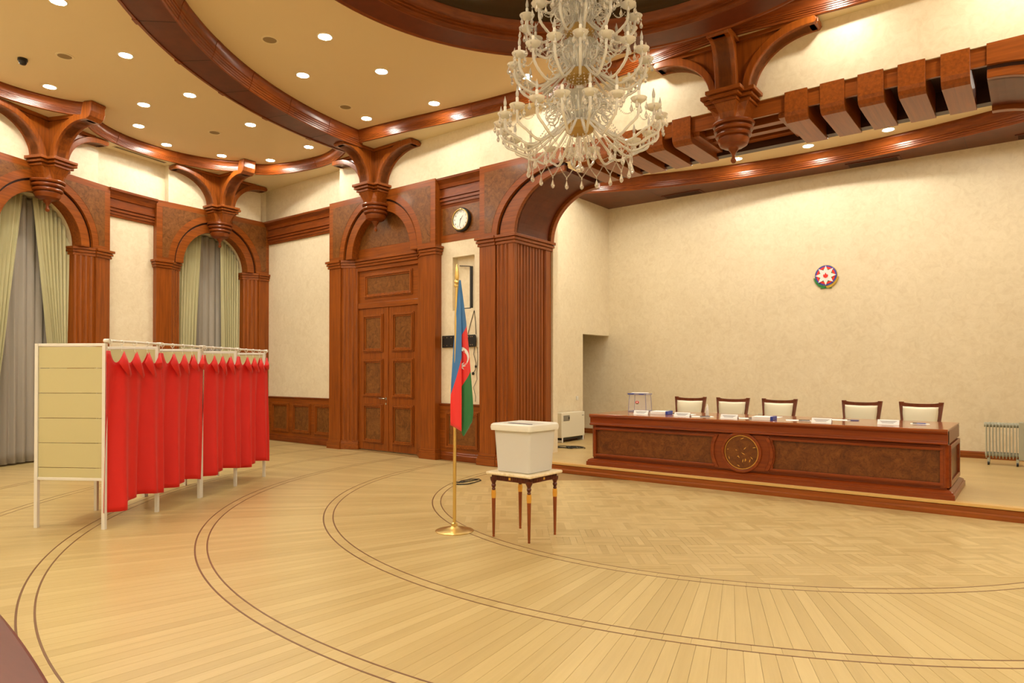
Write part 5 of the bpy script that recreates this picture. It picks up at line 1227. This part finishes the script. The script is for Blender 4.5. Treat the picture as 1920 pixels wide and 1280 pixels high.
for ti, (n, R, zb, zc_, dip, ph) in enumerate(TIERS):
    path = armpath(R, zb-Z0, zc_-Z0, dip)
    rr = [0.0105+0.0022*(i % 2) for i in range(len(path))]
    am = MB().tube(path, rr, 6).mesh('arm', ARMGLASS, True)
    # scroll above each arm
    sp_ = [(0.09+0.16*R/0.7*t+0.0, 0, zb-Z0+0.04+0.16*sin(t*2.2)) for t in [i/8 for i in range(9)]]
    cxs, czs = sp_[-1][0], sp_[-1][2]
    sp_ += [(cxs+0.05*sin(a), 0, czs-0.05+0.05*cos(a)) for a in [0.5+i*0.6 for i in range(9)]]
    sm = MB().tube(sp_, 0.006, 5).mesh('glass_scroll', ARMGLASS, True)
    for i in range(n):
        a = 2*pi*i/n+ph
        A = inst(am, 'arm', cd, (0, 0, 0), (0, 0, a))
        inst(CUP, 'drip_cup', A, (R, 0, zc_-Z0)); inst(CND, 'candle_sleeve', A, (R, 0, zc_-Z0))
        if (i*7+ti) % 9 != 4: inst(BLB, 'flame_bulb', A, (R, 0, zc_-Z0+0.086))
        for j in range(4): inst(DROP, 'crystal_drop', A, (R+0.058*cos(j*pi/2+0.5), 0.058*sin(j*pi/2+0.5), zc_-Z0+0.018))
        inst(sm, 'glass_scroll', cd, (0, 0, 0), (0, 0, a+pi/n))
    # bowl and flared glass corolla
    MB().lathe([(0.02, zb-Z0-0.06), (0.07, zb-Z0-0.05), (0.115, zb-Z0-0.02), (0.13, zb-Z0+0.02), (0.135, zb-Z0+0.035), (0.10, zb-Z0+0.04), (0.03, zb-Z0+0.02)], 28).build('gold_bowl', GOLDGLASS, cd, smooth=True)
    nz = TIERS[ti+1][2]-0.08 if ti < 3 else 5.15
    k = R/0.7
    co = MB().lathe([(0.05, zb-Z0+0.03), (0.045, zb-Z0+0.10), (0.07, zb-Z0+0.18), (0.13*k+0.03, zb-Z0+0.25), (0.17*k+0.03, zb-Z0+0.27)], 24).build('glass_corolla', ARMGLASS, cd, smooth=True)
    MB().lathe([(0.028, zb-Z0), (0.028, zb-Z0+0.08), (0.04, zb-Z0+0.12), (0.025, zb-Z0+0.18), (0.03, (zb+nz)/2-Z0+0.04), (0.045, nz-Z0-0.05), (0.03, nz-Z0)], 16).build('glass_stem', ARMGLASS, cd, smooth=True)
    # spikes of the corolla
    for i in range(28):
        a = 2*pi*i/28; b1 = 0.06; b2 = (0.21 if i % 2 else 0.29)*k+0.04
        MB().tube([(b1*cos(a), b1*sin(a), zb-Z0+0.07), ((b1+b2)/2*cos(a), (b1+b2)/2*sin(a), zb-Z0+0.20), (b2*cos(a), b2*sin(a), zb-Z0+0.19), ((b2+0.02)*cos(a), (b2+0.02)*sin(a), zb-Z0+0.15)], [0.006, 0.008, 0.006, 0.003], 5).build('glass_frond', ARMGLASS, cd, smooth=True)
def beads(P, r, name, drop=False):
    mb = MB()
    for p in P: mb.octa(p, r, r)
    o = mb.build(name, CRYSTAL, cd); o['kind'] = 'stuff'; return o
def chain(p, q, sag, n): return [(p[0]+(q[0]-p[0])*t, p[1]+(q[1]-p[1])*t, p[2]+(q[2]-p[2])*t-sag*4*t*(1-t)) for t in [i/n for i in range(n+1)]]
n, R, zb, zc_, dip, ph = TIERS[0]
zl = zb-dip-Z0-0.01; rl = 0.12+(R-0.12)*0.58
dm_ = MB().octa((0, 0, -0.012), 0.009, 0.013).lathe([(0.001, -0.024), (0.012, -0.06), (0.019, -0.08), (0.013, -0.098), (0.001, -0.108)], 8).mesh('crystal_drop', CRYSTAL)
for i in range(n):
    a, b_ = 2*pi*i/n+ph, 2*pi*(i+1)/n+ph; c_ = (a+b_)/2
    p = (rl*cos(a), rl*sin(a), zl); q = (rl*cos(b_), rl*sin(b_), zl); mdl = (rl*cos(c_), rl*sin(c_), zl-0.10)
    ch = beads(chain(p, mdl, 0.006, 9)+chain(mdl, q, 0.006, 9), 0.008, 'bead_swag')
    inst(dm_, 'crystal_drop', ch, mdl)
for ti in (0, 1, 2):
    n, R, zb, zc_, dip, ph = TIERS[ti]; n2, R2, zb2, zc2, d2, p2 = TIERS[ti+1]
    for i in range(n):
        a = 2*pi*i/n+ph
        beads(chain((0.10*cos(a), 0.10*sin(a), zb2-Z0-0.05), (R*0.62*cos(a), R*0.62*sin(a), zb-Z0-dip*0.9), 0.06, 22), 0.0072, 'bead_strand')
        c_ = a+pi/n
        beads(chain((0.13*cos(c_), 0.13*sin(c_), zb2-Z0-0.02), (0.30*R/0.66*cos(c_), 0.30*R/0.66*sin(c_), zb-Z0+0.14), 0.05, 16), 0.0072, 'bead_strand')
        b_ = 2*pi*(i+1)/n+ph
        beads(chain(((R-0.03)*cos(a), (R-0.03)*sin(a), zc_-Z0-0.03), ((R-0.03)*cos(b_), (R-0.03)*sin(b_), zc_-Z0-0.03), 0.07, 14), 0.0068, 'bead_swag')
MB().lathe([(0.001, 0.03), (0.02, 0.036), (0.036, 0.055), (0.036, 0.075), (0.018, 0.09), (0.012, 0.12), (0.018, 0.15), (0.012, 0.2), (0.02, 0.28), (0.015, 0.34)], 16).build('bottom_finial', CRYSTAL, cd, smooth=True)
tas = MB()
for i in range(10):
    a = 2*pi*i/10; inst(dm_, 'crystal_drop', cd, (0.085*cos(a), 0.085*sin(a), 0.26)); tas.tube([(0.085*cos(a), 0.085*sin(a), 0.26), (0.07*cos(a), 0.07*sin(a), 0.34)], 0.004, 5)
tas.build('drop_hanger', CRYSTAL, cd)
MB().tube([(0, 0, 1.9), (0, 0, 3.33)], 0.018, 10).build('suspension_rod', GOLD, cd, smooth=True)
MB().lathe([(0.02, 3.28), (0.10, 3.30), (0.14, 3.34), (0.14, 3.355), (0.02, 3.36)], 24).build('ceiling_rose', GOLD, cd, smooth=True)

# ------------------------------------------------------------------ foreground desk corner
fd = tag(empty('curved_desk', (-2.6, 0.5, 0)), 'corner of a reddish brown curved desk top at the lower left', 'desk')
fx = [-3.7+i*(2.0/24) for i in range(25)]
fy = [0.718-0.1125*(x+2.49)-0.042*(x+2.49)**2-0.5 for x in fx]
front = [(x+2.6, y) for x, y in zip(fx, fy)]
MB().prism(front+[(x, y-0.42) for x, y in front[::-1]], 0.705, 0.74, 'xy').build('desk_top', FORE, fd, bev=0.012)
MB().prism([(x, y-0.06) for x, y in front[1:-1]]+[(x, y-0.085) for x, y in front[1:-1][::-1]], 0.0, 0.705, 'xy').build('modesty_panel', FORE, fd)
for x, y in (front[1], front[-2]): MB().box(x-0.015, x+0.015, y-0.40, y-0.07, 0.0, 0.705).build('desk_side', FORE, fd)
